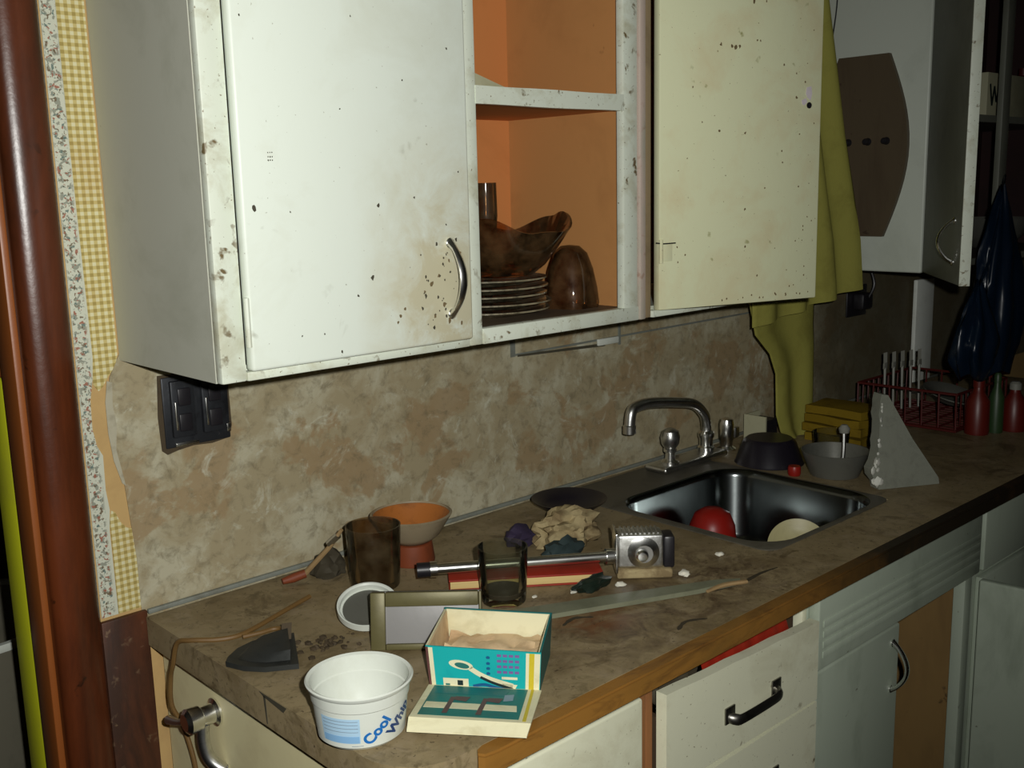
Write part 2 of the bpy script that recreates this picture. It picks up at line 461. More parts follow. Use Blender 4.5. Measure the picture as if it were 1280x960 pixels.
def tube(bm, path, r, seg=12, flat=None, smooth=0):
    """r: number or list; flat=(vector, factor) squashes the section along a direction"""
    if smooth:
        path = smooth_path(path, smooth)
    P = [Vector(p) for p in path]
    n = len(P)
    rr = r if isinstance(r, (list, tuple)) else [r] * n
    if len(rr) != n:
        rr = [rr[0] + (rr[-1] - rr[0]) * i / (n - 1) for i in range(n)] if len(rr) == 2 else [
            rr[min(int(i / (n - 1) * (len(rr) - 1)), len(rr) - 2)] * (1 - (i / (n - 1) * (len(rr) - 1) - min(int(i / (n - 1) * (len(rr) - 1)), len(rr) - 2))) +
            rr[min(int(i / (n - 1) * (len(rr) - 1)), len(rr) - 2) + 1] * (i / (n - 1) * (len(rr) - 1) - min(int(i / (n - 1) * (len(rr) - 1)), len(rr) - 2)) for i in range(n)]
    rings = []
    prev = None
    for i in range(n):
        t = (P[min(i + 1, n - 1)] - P[max(i - 1, 0)]).normalized()
        if prev is None:
            u = t.orthogonal().normalized()
        else:
            u = (prev - t * prev.dot(t)).normalized()
        prev = u
        v = t.cross(u)
        ring = []
        for k in range(seg):
            a = 2 * PI * k / seg
            o = (u * math.cos(a) + v * math.sin(a)) * rr[i]
            if flat:
                fv = Vector(flat[0])
                o -= fv * o.dot(fv) * (1 - flat[1])
            ring.append(bm.verts.new(P[i] + o))
        rings.append(ring)
    for i in range(n - 1):
        for k in range(seg):
            bm.faces.new((rings[i][k], rings[i][(k + 1) % seg], rings[i + 1][(k + 1) % seg], rings[i + 1][k]))
    bm.faces.new(list(reversed(rings[0])))
    bm.faces.new(rings[-1])


def lathe(bm, prof, c, seg=40, mat=None, warp=None):
    """prof: list of (r, z); a closed or open outline turned about the z axis through c; mat: extra 4x4 before moving to c"""
    T = Matrix.Translation(c) @ (mat or Matrix())
    rings = []
    for r, z in prof:
        if r < 1e-6:
            rings.append([bm.verts.new(T @ Vector((0, 0, z)))])
        else:
            ring = []
            for k in range(seg):
                a = 2 * PI * k / seg
                rr, zz = (r, z) if warp is None else warp(r, z, a)
                ring.append(bm.verts.new(T @ Vector((rr * math.cos(a), rr * math.sin(a), zz))))
            rings.append(ring)
    for i in range(len(rings) - 1):
        A, B = rings[i], rings[i + 1]
        for k in range(seg):
            k2 = (k + 1) % seg
            if len(A) == 1 and len(B) == 1:
                continue
            if len(A) == 1:
                bm.faces.new((A[0], B[k], B[k2]))
            elif len(B) == 1:
                bm.faces.new((A[k], B[0], A[k2]))
            else:
                bm.faces.new((A[k], B[k], B[k2], A[k2]))


def axis_mat(d):
    d = Vector(d).normalized()
    return d.to_track_quat('Z', 'Y').to_matrix().to_4x4()


def lump(bm, c, size, seed=0, amp=.35, freq=1.6, sub=3, flatten=True):
    r = bmesh.ops.create_icosphere(bm, subdivisions=sub, radius=1.0)
    for v in r['verts']:
        d = v.co.normalized()
        f = 1 + amp * mnoise.fractal(d * freq + Vector((seed * 3.1, seed * 1.7, seed)), 1.0, 2.0, 4)
        p = d * f
        z = p.z * size[2]
        if flatten:
            z = max(z, -size[2] * .5) + size[2] * .5
        v.co = Vector((c[0] + p.x * size[0], c[1] + p.y * size[1], c[2] + z))


def ribbon_sheet(bm, rows, thick, normal):
    """rows: list of rows of points, made into a thin closed sheet"""
    nrm = Vector(normal)
    A = [[bm.verts.new(Vector(p)) for p in r] for r in rows]
    B = [[bm.verts.new(Vector(p) + nrm * thick) for p in r] for r in rows]
    m, n = len(rows), len(rows[0])
    for i in range(m - 1):
        for j in range(n - 1):
            bm.faces.new((A[i][j], A[i][j + 1], A[i + 1][j + 1], A[i + 1][j]))
            bm.faces.new((B[i][j], B[i + 1][j], B[i + 1][j + 1], B[i][j + 1]))
    for i in range(m - 1):
        bm.faces.new((A[i][0], A[i + 1][0], B[i + 1][0], B[i][0]))
        bm.faces.new((A[i][-1], B[i][-1], B[i + 1][-1], A[i + 1][-1]))
    for j in range(n - 1):
        bm.faces.new((A[0][j], B[0][j], B[0][j + 1], A[0][j + 1]))
        bm.faces.new((A[-1][j], A[-1][j + 1], B[-1][j + 1], B[-1][j]))


def root_loc(o):
    p = o
    while p.parent:
        p = p.parent
    return p.location.copy()


def make(name, bm, m, parent=None, loc=None, angle=38):
    off = root_loc(parent) if parent else (Vector(loc) if loc is not None else Vector((0, 0, 0)))
    bmesh.ops.recalc_face_normals(bm, faces=bm.faces[:])
    for v in bm.verts:
        v.co -= off
    me = bpy.data.meshes.new(name)
    bm.to_mesh(me)
    bm.free()
    me.materials.append(m)
    for p in me.polygons:
        p.use_smooth = True
    me.set_sharp_from_angle(angle=math.radians(angle))
    o = bpy.data.objects.new(name, me)
    C.objects.link(o)
    if parent:
        o.parent = parent
    else:
        o.location = off
    return o


def thing(name, label, cat, loc, group=None):
    o = bpy.data.objects.new(name, None)
    o.empty_display_size = .05
    C.objects.link(o)
    o.location = loc
    tag(o, label, cat, group)
    return o


def tag(o, label, cat, group=None):
    o['label'] = label
    o['category'] = cat
    if group:
        o['group'] = group
    return o


def single(name, bm, m, label, cat, loc, group=None):
    return tag(make(name, bm, m, None, loc), label, cat, group)


def struct(name, bm, m, parent=None):
    o = make(name, bm, m, parent)
    if not parent:
        o['kind'] = 'structure'
    return o


def B():
    return bmesh.new()


def bx(*a, **k):
    bm = bmesh.new()
    box(bm, *a, **k)
    return bm


def text_bm(s, size, bold=0.0):
    cu = bpy.data.curves.new('lettering', 'FONT')
    cu.body = s
    cu.size = size
    cu.offset = bold
    cu.extrude = 0.0
    ob = bpy.data.objects.new('lettering', cu)
    C.objects.link(ob)
    dg = bpy.context.evaluated_depsgraph_get()
    dg.update()
    me = bpy.data.meshes.new_from_object(ob.evaluated_get(dg))
    bm = bmesh.new()
    bm.from_mesh(me)
    bpy.data.objects.remove(ob, do_unlink=True)
    bpy.data.curves.remove(cu)
    bpy.data.meshes.remove(me)
    return bm


# ------------------------------------------------------------------ the setting
TH = .13
bm = B()
box(bm, -.128, 3.4, .002, TH, 0, 2.45)
box(bm, -1.05, -.128, .002, TH, 2.06, 2.45)
box(bm, -2.2, -1.05, .002, TH, 0, 2.45)
wall_back = struct('wall_back', bm, M['tan'])
struct('wall_right', bx(3.4, 3.5, -3.2, TH, 0, 2.45), M['roomwall'])
struct('wall_left', bx(-2.3, -2.2, -3.2, 2.4, 0, 2.45), M['roomwall'])
struct('wall_front', bx(-2.3, 3.5, -3.3, -3.2, 0, 2.45), M['roomwall'])
struct('wall_far', bx(-2.3, 1.3, 2.3, 2.4, 0, 2.45), M['roomwall'])
struct('wall_side', bx(1.2, 1.3, TH, 2.3, 0, 2.45), M['roomwall'])
struct('floor', bx(-2.3, 3.5, -3.3, 2.4, -.1, 0), M['floor'])
struct('ceiling', bx(-2.3, 3.5, -3.3, 2.4, 2.45, 2.55), M['ceil'])

# backsplash sheet with a ragged left edge between the shelf and the torn wallpaper
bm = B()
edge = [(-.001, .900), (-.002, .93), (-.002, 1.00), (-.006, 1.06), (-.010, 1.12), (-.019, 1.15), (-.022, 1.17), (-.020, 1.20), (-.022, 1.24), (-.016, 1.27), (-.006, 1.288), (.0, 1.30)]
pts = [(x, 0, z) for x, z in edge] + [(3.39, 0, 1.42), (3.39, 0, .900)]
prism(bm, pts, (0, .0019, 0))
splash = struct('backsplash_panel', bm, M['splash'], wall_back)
# pale torn lip along that edge
bm = B()
lip = [(-.022, 1.15), (-.026, 1.19), (-.026, 1.235), (-.021, 1.265), (-.014, 1.262), (-.016, 1.23), (-.013, 1.20), (-.017, 1.165), (-.008, 1.11), (-.013, 1.115)]
prism(bm, [(x, -.0012, z) for x, z in lip], (0, .001, 0))
struct('torn_lip', bm, M['ivory'], wall_back)

# wallpaper strips left of the cupboard
rnd2 = random.Random(3)


def ragged(xa, xb, z0, z1, jl, jr, step=.02):
    n = max(2, int((z1 - z0) / step))
    l = [(xa + rnd2.uniform(-jl, jl), z0 + (z1 - z0) * i / n) for i in range(n + 1)]
    r = [(xb + rnd2.uniform(-jr, jr), z0 + (z1 - z0) * i / n) for i in range(n + 1)]
    return l + r[::-1]


bm = B()
fl_l = [(-.0605, .923), (-.0605, 2.06)]
fl_r = [(-.040, 2.06), (-.040, 1.6), (-.037, 1.3), (-.040, 1.27), (-.046, 1.24), (-.047, 1.2), (-.043, 1.175), (-.036, 1.16), (-.037, 1.11), (-.034, 1.08), (-.037, 1.05), (-.036, .923)]
prism(bm, [(x + .0, .0004, z) for x, z in fl_l + fl_r], (0, .0016, 0))
o = make('floral_border', bm, M['floral'], wall_back)
o.data.transform(Matrix.Translation((.0605, 0, 0)))
o.location.x = -.0605
bm = B()
prism(bm, [(x, .0008, z) for x, z in [(-.0395, 1.262), (-.033, 1.252), (-.026, 1.258), (-.02, 1.268), (-.006, 1.285), (-.002, 1.30), (-.002, 2.06), (-.0395, 2.06)]], (0, .0012, 0))
make('gingham_strip', bm, M['gingham'], wall_back)
bm = B()
prism(bm, [(x, .0008, z) for x, z in [(-.0355, .923), (-.0005, .923), (-.002, 1.0), (-.0035, 1.045), (-.012, 1.048), (-.02, 1.058), (-.027, 1.075), (-.032, 1.078), (-.0355, 1.06)]], (0, .0012, 0))
make('gingham_strip', bm, M['gingham'], wall_back)

# door frame: rounded casing board, jamb lining and a lime painted door edge beyond
door = bpy.data.objects.new('door_1', None)
C.objects.link(door)
door['kind'] = 'structure'
door.location = (-.128, 0, 0)
bm = B()
sec = [(-.131, .0015), (-.131, -.012), (-.128, -.019), (-.120, -.024), (-.108, -.027), (-.095, -.027), (-.082, -.024), (-.072, -.018), (-.0665, -.010), (-.0655, .0015)]
prism(bm, [(x, y, 0.0) for x, y in sec], (0, 0, 2.12))
make('casing_board', bm, M['varnish'], door, angle=60)
bm = B()
box(bm, -1.05, -.1285, -.02, .0015, 2.062, 2.13, .004)
make('head_casing', bm, M['varnish'], door)
bm = B()
box(bm, -.140, -.1285, .003, .062, 0, 2.06, .003)
make('jamb_lining', bm, M['jamb'], door)
bm = B()
box(bm, -.1345, -.1285, .063, .075, 0, 2.06, .002)
make('stop_bead', bm, M['varnish2'], door)
bm = B()
box(bm, -.136, -.1285, .076, .15, 0, 1.275, .004)
make('lime_edge', bm, M['lime'], door)
bm = B()
box(bm, -.136, -.1285, .076, .15, 1.276, 2.06, .004)
make('jamb_lining', bm, M['jamb'], door)
bm = B()
box(bm, -.0650, .0035, -.008, .0015, .03, .919, .002)
struct('trim_1', bm, M['varnish2'])
bm = B()
box(bm, .005, 2.69, -.008, -.0005, .9115, .919, .002)
struct('trim_2', bm, M['trimgrey'])

# seam strip, small clip and repair lines high on the backsplash
bm = B()
prism(bm, [(.757, -.0018, 1.205), (.757, -.0018, 1.201), (1.60, -.0018, 1.207), (1.60, -.0018, 1.211)], (0, .0015, 0))
box(bm, .752, .764, -.002, -.0003, 1.2, 1.238)
make('seam_strip', bm, M['trimgrey'], wall_back)
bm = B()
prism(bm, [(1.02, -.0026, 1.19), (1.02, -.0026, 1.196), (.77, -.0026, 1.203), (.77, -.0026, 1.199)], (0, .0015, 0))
make('seam_dark_line', bm, M['chip'], wall_back)  # thin dark line along the seam strip
t = thing('wall_clip', 'small white rectangular clip on the backsplash under the open cupboard shelf', 'clip', (1.03, 0, 1.2))
make('clip_body', bx(.995, 1.058, -.008, -.001, 1.193, 1.207, .002), M['tub'], t)
make('clip_back', bx(1.062, 1.068, -.004, -.001, 1.188, 1.232), M['trimgrey'], t)

# ------------------------------------------------------------------ wall cupboard (left)
YF = -.300
cup = thing('hanging_cupboard', 'chipped white wall cupboard with open orange shelves in the middle and two doors', 'cupboard', (.6, -.15, 1.292))
make('side_panel', bx(0, .018, YF + .016, -.0005, 1.292, 2.12), M['side'], cup)
make('side_panel', bx(1.192, 1.21, YF + .016, -.0005, 1.292, 2.12), M['white_frame'], cup)
make('back_panel', bx(.018, 1.192, -.006, -.0005, 1.305, 2.11), M['orange'], cup)
make('partition', bx(.404, .420, YF + .016, -.006, 1.313, 2.11), M['orange'], cup)
make('partition', bx(.757, .773, YF + .016, -.006, 1.313, 2.11), M['orange_shaded'], cup)
make('bottom_panel', bx(.018, 1.192, YF + .016, -.006, 1.294, 1.310), M['white_frame'], cup)
make('floor_liner', bx(.420, .757, YF + .012, -.006, 1.3102, 1.3145), M['dirtwood'], cup)
make('top_panel', bx(.018, 1.192, YF + .016, -.006, 2.10, 2.12), M['white_frame'], cup)
sh = make('shelf', bx(.420, .757, YF + .012, -.006, 1.6385, 1.658), M['orange'], cup)
# uneven shelf lip
bm = B()
for i in range(1):
    top = [(.419 + .318 * k / 8, 1.6612 - .0004 * math.sin(k * 1.3)) for k in range(9)]
    bot = [(.419 + .318 * k / 8, 1.6355 + .0006 * math.sin(k * .9 + 1)) for k in range(9)]
    prism(bm, [(x, YF - .001, z) for x, z in top + bot[::-1]], (0, .012, 0))
make('shelf_lip', bm, M['white_frame'], cup)
make('stile', bx(0, .034, YF, YF + .016, 1.292, 2.12, .003), M['white_frame'], cup)
make('stile', bx(.3945, .4205, YF, YF + .016, 1.292, 2.12, .003), M['white_frame'], cup)
make('stile', bx(.736, .772, YF, YF + .016, 1.292, 2.12, .003), M['white_frame'], cup)
make('stile', bx(.774, .789, YF - .004, YF + .016, 1.292, 2.12, .003), M['peel'], cup)
make('stile', bx(.791, .812, YF + .004, YF + .016, 1.292, 2.12, .003), M['cream_edge'], cup)
make('stile', bx(1.18, 1.21, YF, YF + .016, 1.292, 2.12, .003), M['white_frame'], cup)
bm = B()
box(bm, .034, .3945, YF - .001, YF + .016, 1.292, 1.3035, .002)
make('bottom_rail', bm, M['white_frame'], cup)
make('bottom_rail', bx(.4205, .774, YF - .001, YF + .016, 1.292, 1.3155, .002), M['white_frame'], cup)
make('bottom_rail', bx(.812, 1.18, YF, YF + .016, 1.292, 1.304, .002), M['white_frame'], cup)

# left door
ld = make('cupboard_door', bx(.0355, .3925, YF - .012, YF + .006, 1.3045, 2.08, .0045, seg=3), M['white'], cup)


def chips(bm, plane, specs, seed, th=.0006):
    r = random.Random(seed)
    for u, z, s in specs:
        s *= .72
        n = r.choice((6, 7, 8))
        pts = []
        for k in range(n):
            a = 2 * PI * k / n
            rr = s * r.uniform(.45, 1.15)
            pts.append((u + rr * math.cos(a) * .75, z + rr * math.sin(a)))
        P = [plane(p[0], p[1]) for p in pts]
        nv = (P[1] - P[0]).cross(P[2] - P[0]).normalized()
        # push outwards (towards the room, -y)
        if nv.y > 0:
            nv = -nv
        prism(bm, P, nv * th)


pl = lambda u, z: Vector((u, YF - .0121, z))
sp = [(.052, 1.501, .006), (.233, 1.499, .005), (.219, 1.406, .006), (.300, 1.358, .004), (.307, 1.374, .005), (.342, 1.343, .005), (.319, 1.329, .005),
      (.293, 1.508, .003), (.372, 1.541, .003), (.101, 1.495, .002), (.195, 1.384, .003), (.165, 1.314, .004), (.049, 1.721, .003), (.204, 1.733, .002), (.358, 1.705, .003),
      (.181, 1.62, .002), (.281, 1.66, .002), (.107, 1.341, .002), (.140, 1.34, .002), (.364, 1.448, .005), (.329, 1.444, .004)]
for dx in (0, .004, .008):
    sp.append((.075 + dx * .7, 1.561, .0016))
    sp.append((.075 + dx * .7, 1.557, .0016))
    sp.append((.075 + dx * .7, 1.566, .0014))
rr_ = random.Random(11)
for i in range(30):
    sp.append((.335 + rr_.gauss(0, .022), 1.385 + rr_.gauss(0, .04), rr_.uniform(.0012, .0034)))
sp = [s for s in sp if .04 < s[0] < .388 and s[1] > 1.31]
bm = B()
chips(bm, pl, sp, 5)
o = make('paint_chips', bm, M['chip'], ld)
o['kind'] = 'stuff'
bm = B()
sp = [(.262, 1.351, .007), (.27, 1.36, .006), (.258, 1.343, .006), (.318, 1.39, .01), (.331, 1.40, .008), (.34, 1.36, .009), (.322, 1.345, .007), (.305, 1.38, .005), (.35, 1.42, .006), (.348, 1.335, .01), (.37, 1.36, .004), (.375, 1.39, .004), (.372, 1.43, .004), (.37, 1.33, .007)]
chips(bm, pl, [(a_, b_, c_ * .7) for a_, b_, c_ in sp], 9, .0004)
o = make('rust_patches', bm, M['chip_rust'], ld)
o['kind'] = 'stuff'


def bow_handle(name, parent, p0, p1, out, wide, m, stand=.026, r0=.0045):
    """bow pull between two feet; out is the standing direction, wide the flat direction"""
    p0, p1, out = Vector(p0), Vector(p1), Vector(out)
    path, rad = [], []
    for k in range(15):
        s = k / 14
        h = math.sin(PI * s) ** .75
        path.append(p0.lerp(p1, s) + out * (stand * h + .002))
        rad.append(r0 * (1.0 + .5 * math.sin(PI * s)) if 0 < k < 14 else r0 * 1.5)
    bm = B()
    tube(bm, path, rad, 10, flat=(tuple(out), .55))
    for p in (p0, p1):
        lathe(bm, [(0, -.0005), (.0075, -.0005), (.0075, .002), (.005, .0045), (0, .0045)], p, 16, axis_mat(out))
    return make(name, bm, m, parent)


bow_handle('handle', ld, (.352, YF - .0125, 1.444), (.352, YF - .0125, 1.345), (0, -1, 0), None, M['chrome'])
# small hinges on the left stile
for z in (1.365, 1.95):
    bm = B()
    tube(bm, [(.0345, YF - .0095, z - .03), (.0345, YF - .0095, z + .03)], .0035, 8)
    make('hinge', bm, M['white_frame'], cup)

# right door, standing ajar
A = Vector((.8145, -.3065, 0))
d = Vector((1.146 - .8145, -.414 + .3065, 0))
W = d.length
u = d.normalized()
nrm = Vector((u.y, -u.x, 0))          # towards the room
bm = B()
obox(bm, A, u, nrm, Vector((0, 0, 1)), (.004, -.018, 1.304), (W, 0, 2.08), .003)
rd = make('cupboard_door', bm, M['cream'], cup)
rp = lambda s, z: A + u * s + nrm * .0001 + Vector((0, 0, z))
sp = [(.158, 1.745, .007), (.127, 1.748, .005), (.15, 1.7455, .005), (.166, 1.7455, .005), (.203, 1.757, .004), (.21, 1.757, .003), (.291, 1.663, .005), (.126, 1.605, .005), (.18, 1.602, .004), (.195, 1.821, .006), (.221, 1.822, .003), (.262, 1.718, .003),
      (.263, 1.551, .003), (.225, 1.507, .0035), (.182, 1.471, .0045), (.04, 1.411, .003), (.057, 1.397, .003), (.042, 1.385, .003), (.184, 1.406, .0035), (.212, 1.353, .004), (.345, 1.386, .004), (.318, 1.364, .003),
      (.318, 1.348, .003), (.07, 1.677, .003), (.313, 1.437, .0025), (.313, 1.430, .0025), (.06, 1.56, .002), (.09, 1.62, .002), (.14, 1.53, .002), (.25, 1.40, .002), (.30, 1.60, .003), (.31, 1.69, .003)]
for i in range(26):
    sp.append((.31 + rr_.gauss(0, .02), rr_.uniform(1.32, 1.84), rr_.uniform(.001, .003)))
for i in range(14):
    sp.append((rr_.uniform(.13, .33), 1.312 + abs(rr_.gauss(0, .004)), rr_.uniform(.0015, .004)))
sp = [s for s in sp if .008 < s[0] < W - .005]
bm = B()
chips(bm, rp, sp, 21)
o = make('paint_chips', bm, M['chip_rust'], rd)
o['kind'] = 'stuff'
bm = B()
chips(bm, rp, [(.318, 1.670, .022), (.308, 1.655, .013)], 4)
make('filler_patch', bm, M['chip_pale'], rd)
bm = B()
c0 = rp(.320, 1.650)
lathe(bm, [(0, -.001), (.0055, -.001), (.0055, .0009), (.003, .0003), (0, .0003)], c0, 16, axis_mat(nrm))
make('knob_hole', bm, M['black'], rd)
bm = B()
tube(bm, [A + u * .006 + nrm * .003 + Vector((0, 0, z)) for z in (1.385, 1.425)], .0035, 8)
obox(bm, A, u, nrm, Vector((0, 0, 1)), (.006, .0, 1.388), (.03, .0015, 1.418), .0005)
make('hinge', bm, M['cream'], rd)
bm = B()
tube(bm, [A + u * s + nrm * .0035 + Vector((0, 0, z)) for s, z in ((-.004, 1.42), (.01, 1.418), (.035, 1.4185))], .0012, 6)
make('hinge_wire', bm, M['blackmetal'], rd)

# folded white card on the upper shelf
bm = B()
prism(bm, [(.4215, -.275, 1.6585), (.500, -.268, 1.6585), (.5, -.24, 1.6585), (.4215, -.19, 1.6585)], (0, 0, .004))
prism(bm, [(.4215, -.277, 1.6627), (.508, -.272, 1.6627), (.4215, -.277, 1.686)], (0, .002, 0))
single('folded_card', bm, M['carton'], 'small folded white card lying at the left on the upper orange shelf', 'card', (.45, -.24, 1.6585))

# glass dishes on the cupboard floor
ZC = 1.3146
PC = (.550, -.163)
for i in range(5):
    z = ZC + i * .0122
    R = .106 - .0015 * i
    bm = B()
    lathe(bm, [(0, 0), (R * .6, 0), (R * .66, .003), (R, .010), (R, .0125), (R * .66, .0075), (R * .58, .0055), (0, .0055)], (PC[0] + .002 * math.sin(i * 2), PC[1] + .002 * math.cos(i * 3), z), 56)
    words = ['bottom', 'second from the bottom', 'middle', 'second from the top', 'topmost'][i]
    single('glass_plate', bm, M['greyglass'], '%s one of the stacked clear glass plates in the open cupboard' % words, 'plate', (PC[0], PC[1], z), 'stacked glass plates')


def ruffle(r, z, a):
    k = max(0, min(1, z / .09))
    return r * (1 + .07 * k * math.sin(5 * a + .5)), z * (1 + .12 * k * math.sin(3 * a + 2.9) + .10 * k * math.cos(2 * a + .5) + .05 * k * math.sin(7 * a))


bm = B()
prof = [(0, 0), (.050, 0), (.070, .016), (.090, .044), (.104, .070), (.110, .082), (.1065, .083), (.086, .048), (.066, .021), (.048, .006), (0, .006)]
lathe(bm, prof, (PC[0] + .034, PC[1] - .006, ZC + .0630), 72, None, ruffle)
single('ruffled_bowl', bm, M['amber'], 'ruffled amber glass bowl sitting on the stacked plates', 'bowl', (PC[0] + .012, PC[1] - .01, ZC + .063))
bm = B()
lathe(bm, [(0, 0), (.022, 0), (.022, .004), (.006, .012), (.006, .06), (.016, .078), (.020, .11), (.019, .150), (.017, .150), (.018, .11), (.013, .082), (0, .074)], (.660, -.046, ZC + .0), 32,
      Matrix.Diagonal((1, 1, 1.42, 1)))
single('stemmed_glass', bm, M['brownglass'], 'tall brown glass behind the plates, half hidden by the cupboard frame', 'glass', (.66, -.046, ZC))
bm = B()
dome = [(.0445, 0), (.0465, .008), (.044, .034), (.038, .066), (.029, .092), (.016, .104), (0, .106)]
lathe(bm, dome + [(0, .103), (.015, .101), (.027, .089), (.0355, .064), (.0415, .033), (.044, .008), (.0425, 0), (.0445, 0)], (.7065, -.205, ZC), 48, None,
      lambda r, z, a: (r * (1 + .07 * math.sin(5 * a) * (1 - z / .12)), z))
single('amber_dish', bm, M['amber'], 'dark amber glass dish upside down at the right of the stacked plates', 'dish', (.7065, -.205, ZC))

# ------------------------------------------------------------------ second wall cupboard (right, in the dark)
c2 = thing('hanging_cupboard', 'white wall cupboard at the right with an opened door and dark red inside', 'cupboard', (2.3, -.15, 1.297))
make('side_panel', bx(1.8, 1.818, YF, -.0005, 1.297, 2.12, .005, seg=3), M['cab2'], c2)
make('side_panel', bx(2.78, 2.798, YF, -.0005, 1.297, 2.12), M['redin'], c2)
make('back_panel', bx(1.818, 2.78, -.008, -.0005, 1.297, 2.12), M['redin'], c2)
make('bottom_panel', bx(1.818, 2.78, YF + .016, -.008, 1.297, 1.315), M['darkin'], c2)
make('top_panel', bx(1.818, 2.78, YF + .016, -.008, 2.10, 2.12), M['darkin'], c2)
make('shelf', bx(1.819, 2.779, YF + .03, -.0085, 1.655, 1.673), M['doorgrey'], c2)
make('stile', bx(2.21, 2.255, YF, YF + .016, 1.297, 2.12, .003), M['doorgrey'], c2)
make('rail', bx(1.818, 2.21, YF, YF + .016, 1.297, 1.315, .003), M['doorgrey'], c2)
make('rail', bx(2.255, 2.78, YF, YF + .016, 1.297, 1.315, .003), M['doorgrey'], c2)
th = math.radians(142.5)
A2 = Vector((1.797, -.303, 0))
u2 = Vector((math.cos(th), -math.sin(th), 0))
n2 = Vector((u2.y, -u2.x, 0))
bm = B()
obox(bm, A2, u2, n2, Vector((0, 0, 1)), (.006, -.02, 1.30), (.345, 0, 2.1), .003)
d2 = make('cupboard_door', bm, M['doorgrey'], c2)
bm = B()
obox(bm, A2, u2, n2, Vector((0, 0, 1)), (.3455, -.0205, 1.30), (.350, .0005, 2.1), .001)
make('lit_door_edge', bm, M['white_frame'], d2)  # door's free edge facing the flash, its brightness put in as paler paint
hp = A2 + u2 * .29 + n2 * .0005
bow_handle('handle', d2, hp + Vector((0, 0, 1.43)), hp + Vector((0, 0, 1.345)), n2, None, M['chrome'], .03, .004)

# carton and bowl inside it
t = thing('cardboard_carton', 'small white carton with a dark mark on the shelf of the right cupboard', 'carton', (2.42, -.15, 1.6735))
make('carton_body', bx(2.30, 2.56, -.22, -.10, 1.6735, 1.79, .002), M['carton'], t)
bm = B()
zz = 1.735
for p in [((2.315, zz + .025), (2.33, zz - .03)), ((2.33, zz - .03), (2.342, zz + .02)), ((2.342, zz + .02), (2.356, zz - .02)), ((2.356, zz - .02), (2.37, zz + .018)), ((2.37, zz + .018), (2.385, zz - .012))]:
    tube(bm, [(p[0][0], -.2205, p[0][1]), (p[1][0], -.2205, p[1][1])], .005, 8, flat=((0, 1, 0), .12))
make('dark_mark', bm, M['blackprint'], t)
make('yellow_edge', bx(2.397, 2.41, -.2207, -.2201, 1.674, 1.789), M['yellowprint'], t)
bm = B()
lathe(bm, [(0, 0), (.05, 0), (.09, .04), (.11, .085), (.106, .085), (.086, .042), (.047, .006), (0, .006)], (2.52, -.16, 1.3155), 40)
single('serving_bowl', bm, M['greybowl'], 'pale grey bowl on the floor of the right wall cupboard', 'bowl', (2.52, -.16, 1.3155))
bm = B()
lathe(bm, [(0, 0), (.04, 0), (.042, .01), (.042, .10), (.03, .12), (.015, .13), (.015, .15), (0, .15)], (2.66, -.17, 1.6735), 28)
single('red_jar', bm, M['redwire'], 'dark red jar standing beside the carton in the right cupboard', 'jar', (2.66, -.17, 1.6735))

# barrel-shaped wooden plaque on the cupboard side
pq = thing('wooden_plaque', 'brown barrel-shaped wooden plaque with three dark pegs on the white cupboard side', 'plaque', (1.8, -.16, 1.6))
bm = B()
right = []
for k in range(17):
    s = k / 16
    z = 1.806 - (1.806 - 1.382) * s
    w = .064 + .054 * math.sin(PI * s)
    right.append((w, z))
yc = -.1405
outl = [(1.7995, yc - w, z) for w, z in right] + [(1.7995, yc + w, z) for w, z in right[::-1]]
prism(bm, outl, (-.012, 0, 0))
pb = make('plaque_board', bm, M['plaque'], pq, angle=50)
for y in (-.109, -.160, -.207):
    bm = B()
    lathe(bm, [(0, 0), (.009, 0), (.009, .002), (.006, .006), (.0075, .014), (.005, .018), (0, .018)], (1.7875, y, 1.606), 18, axis_mat((-1, 0, 0)))
    make('peg', bm, M['black'], pq)
bm = B()
tube(bm, [(1.786, -.061, 2.10), (1.79, -.066, 1.95), (1.7865, -.056, 1.83), (1.785, -.057, 1.72), (1.7865, -.054, 1.66)], .0016, 6, smooth=6)
make('hanging_wire', bm, M['blackmetal'], pq)

# ------------------------------------------------------------------ curtain between the cupboards
cu = thing('curtain', 'dirty yellow cloth curtain hanging between the two wall cupboards behind the sink', 'curtain', (1.5, -.15, 2.08))


def sheet(rows_lr, yb, amp, nfold, ph, n=36, sub=6):
    rows = []
    for i in range(len(rows_lr) - 1):
        z0, l0, r0 = rows_lr[i]
        z1, l1, r1 = rows_lr[i + 1]
        for k in range(sub if i < len(rows_lr) - 2 else sub + 1):
            s = k / sub
            z, l, r = z0 + (z1 - z0) * s, l0 + (l1 - l0) * s, r0 + (r1 - r0) * s
            row = []
            for j in range(n + 1):
                q = j / n
                a = amp * (math.sin(q * nfold * 2 * PI + ph + z * 1.5) + .4 * math.sin(q * nfold * 5.1 + z * 4))
                row.append((l + (r - l) * q, yb + a, z))
            rows.append(row)
    return rows


bm = B()
rows = sheet([(2.085, 1.30, 1.55), (1.91, 1.31, 1.592), (1.62, 1.32, 1.67), (1.375, 1.33, 1.752), (1.255, 1.34, 1.772)], -.155, .012, 3.5, 0)
for row in rows[-7:]:
    pass
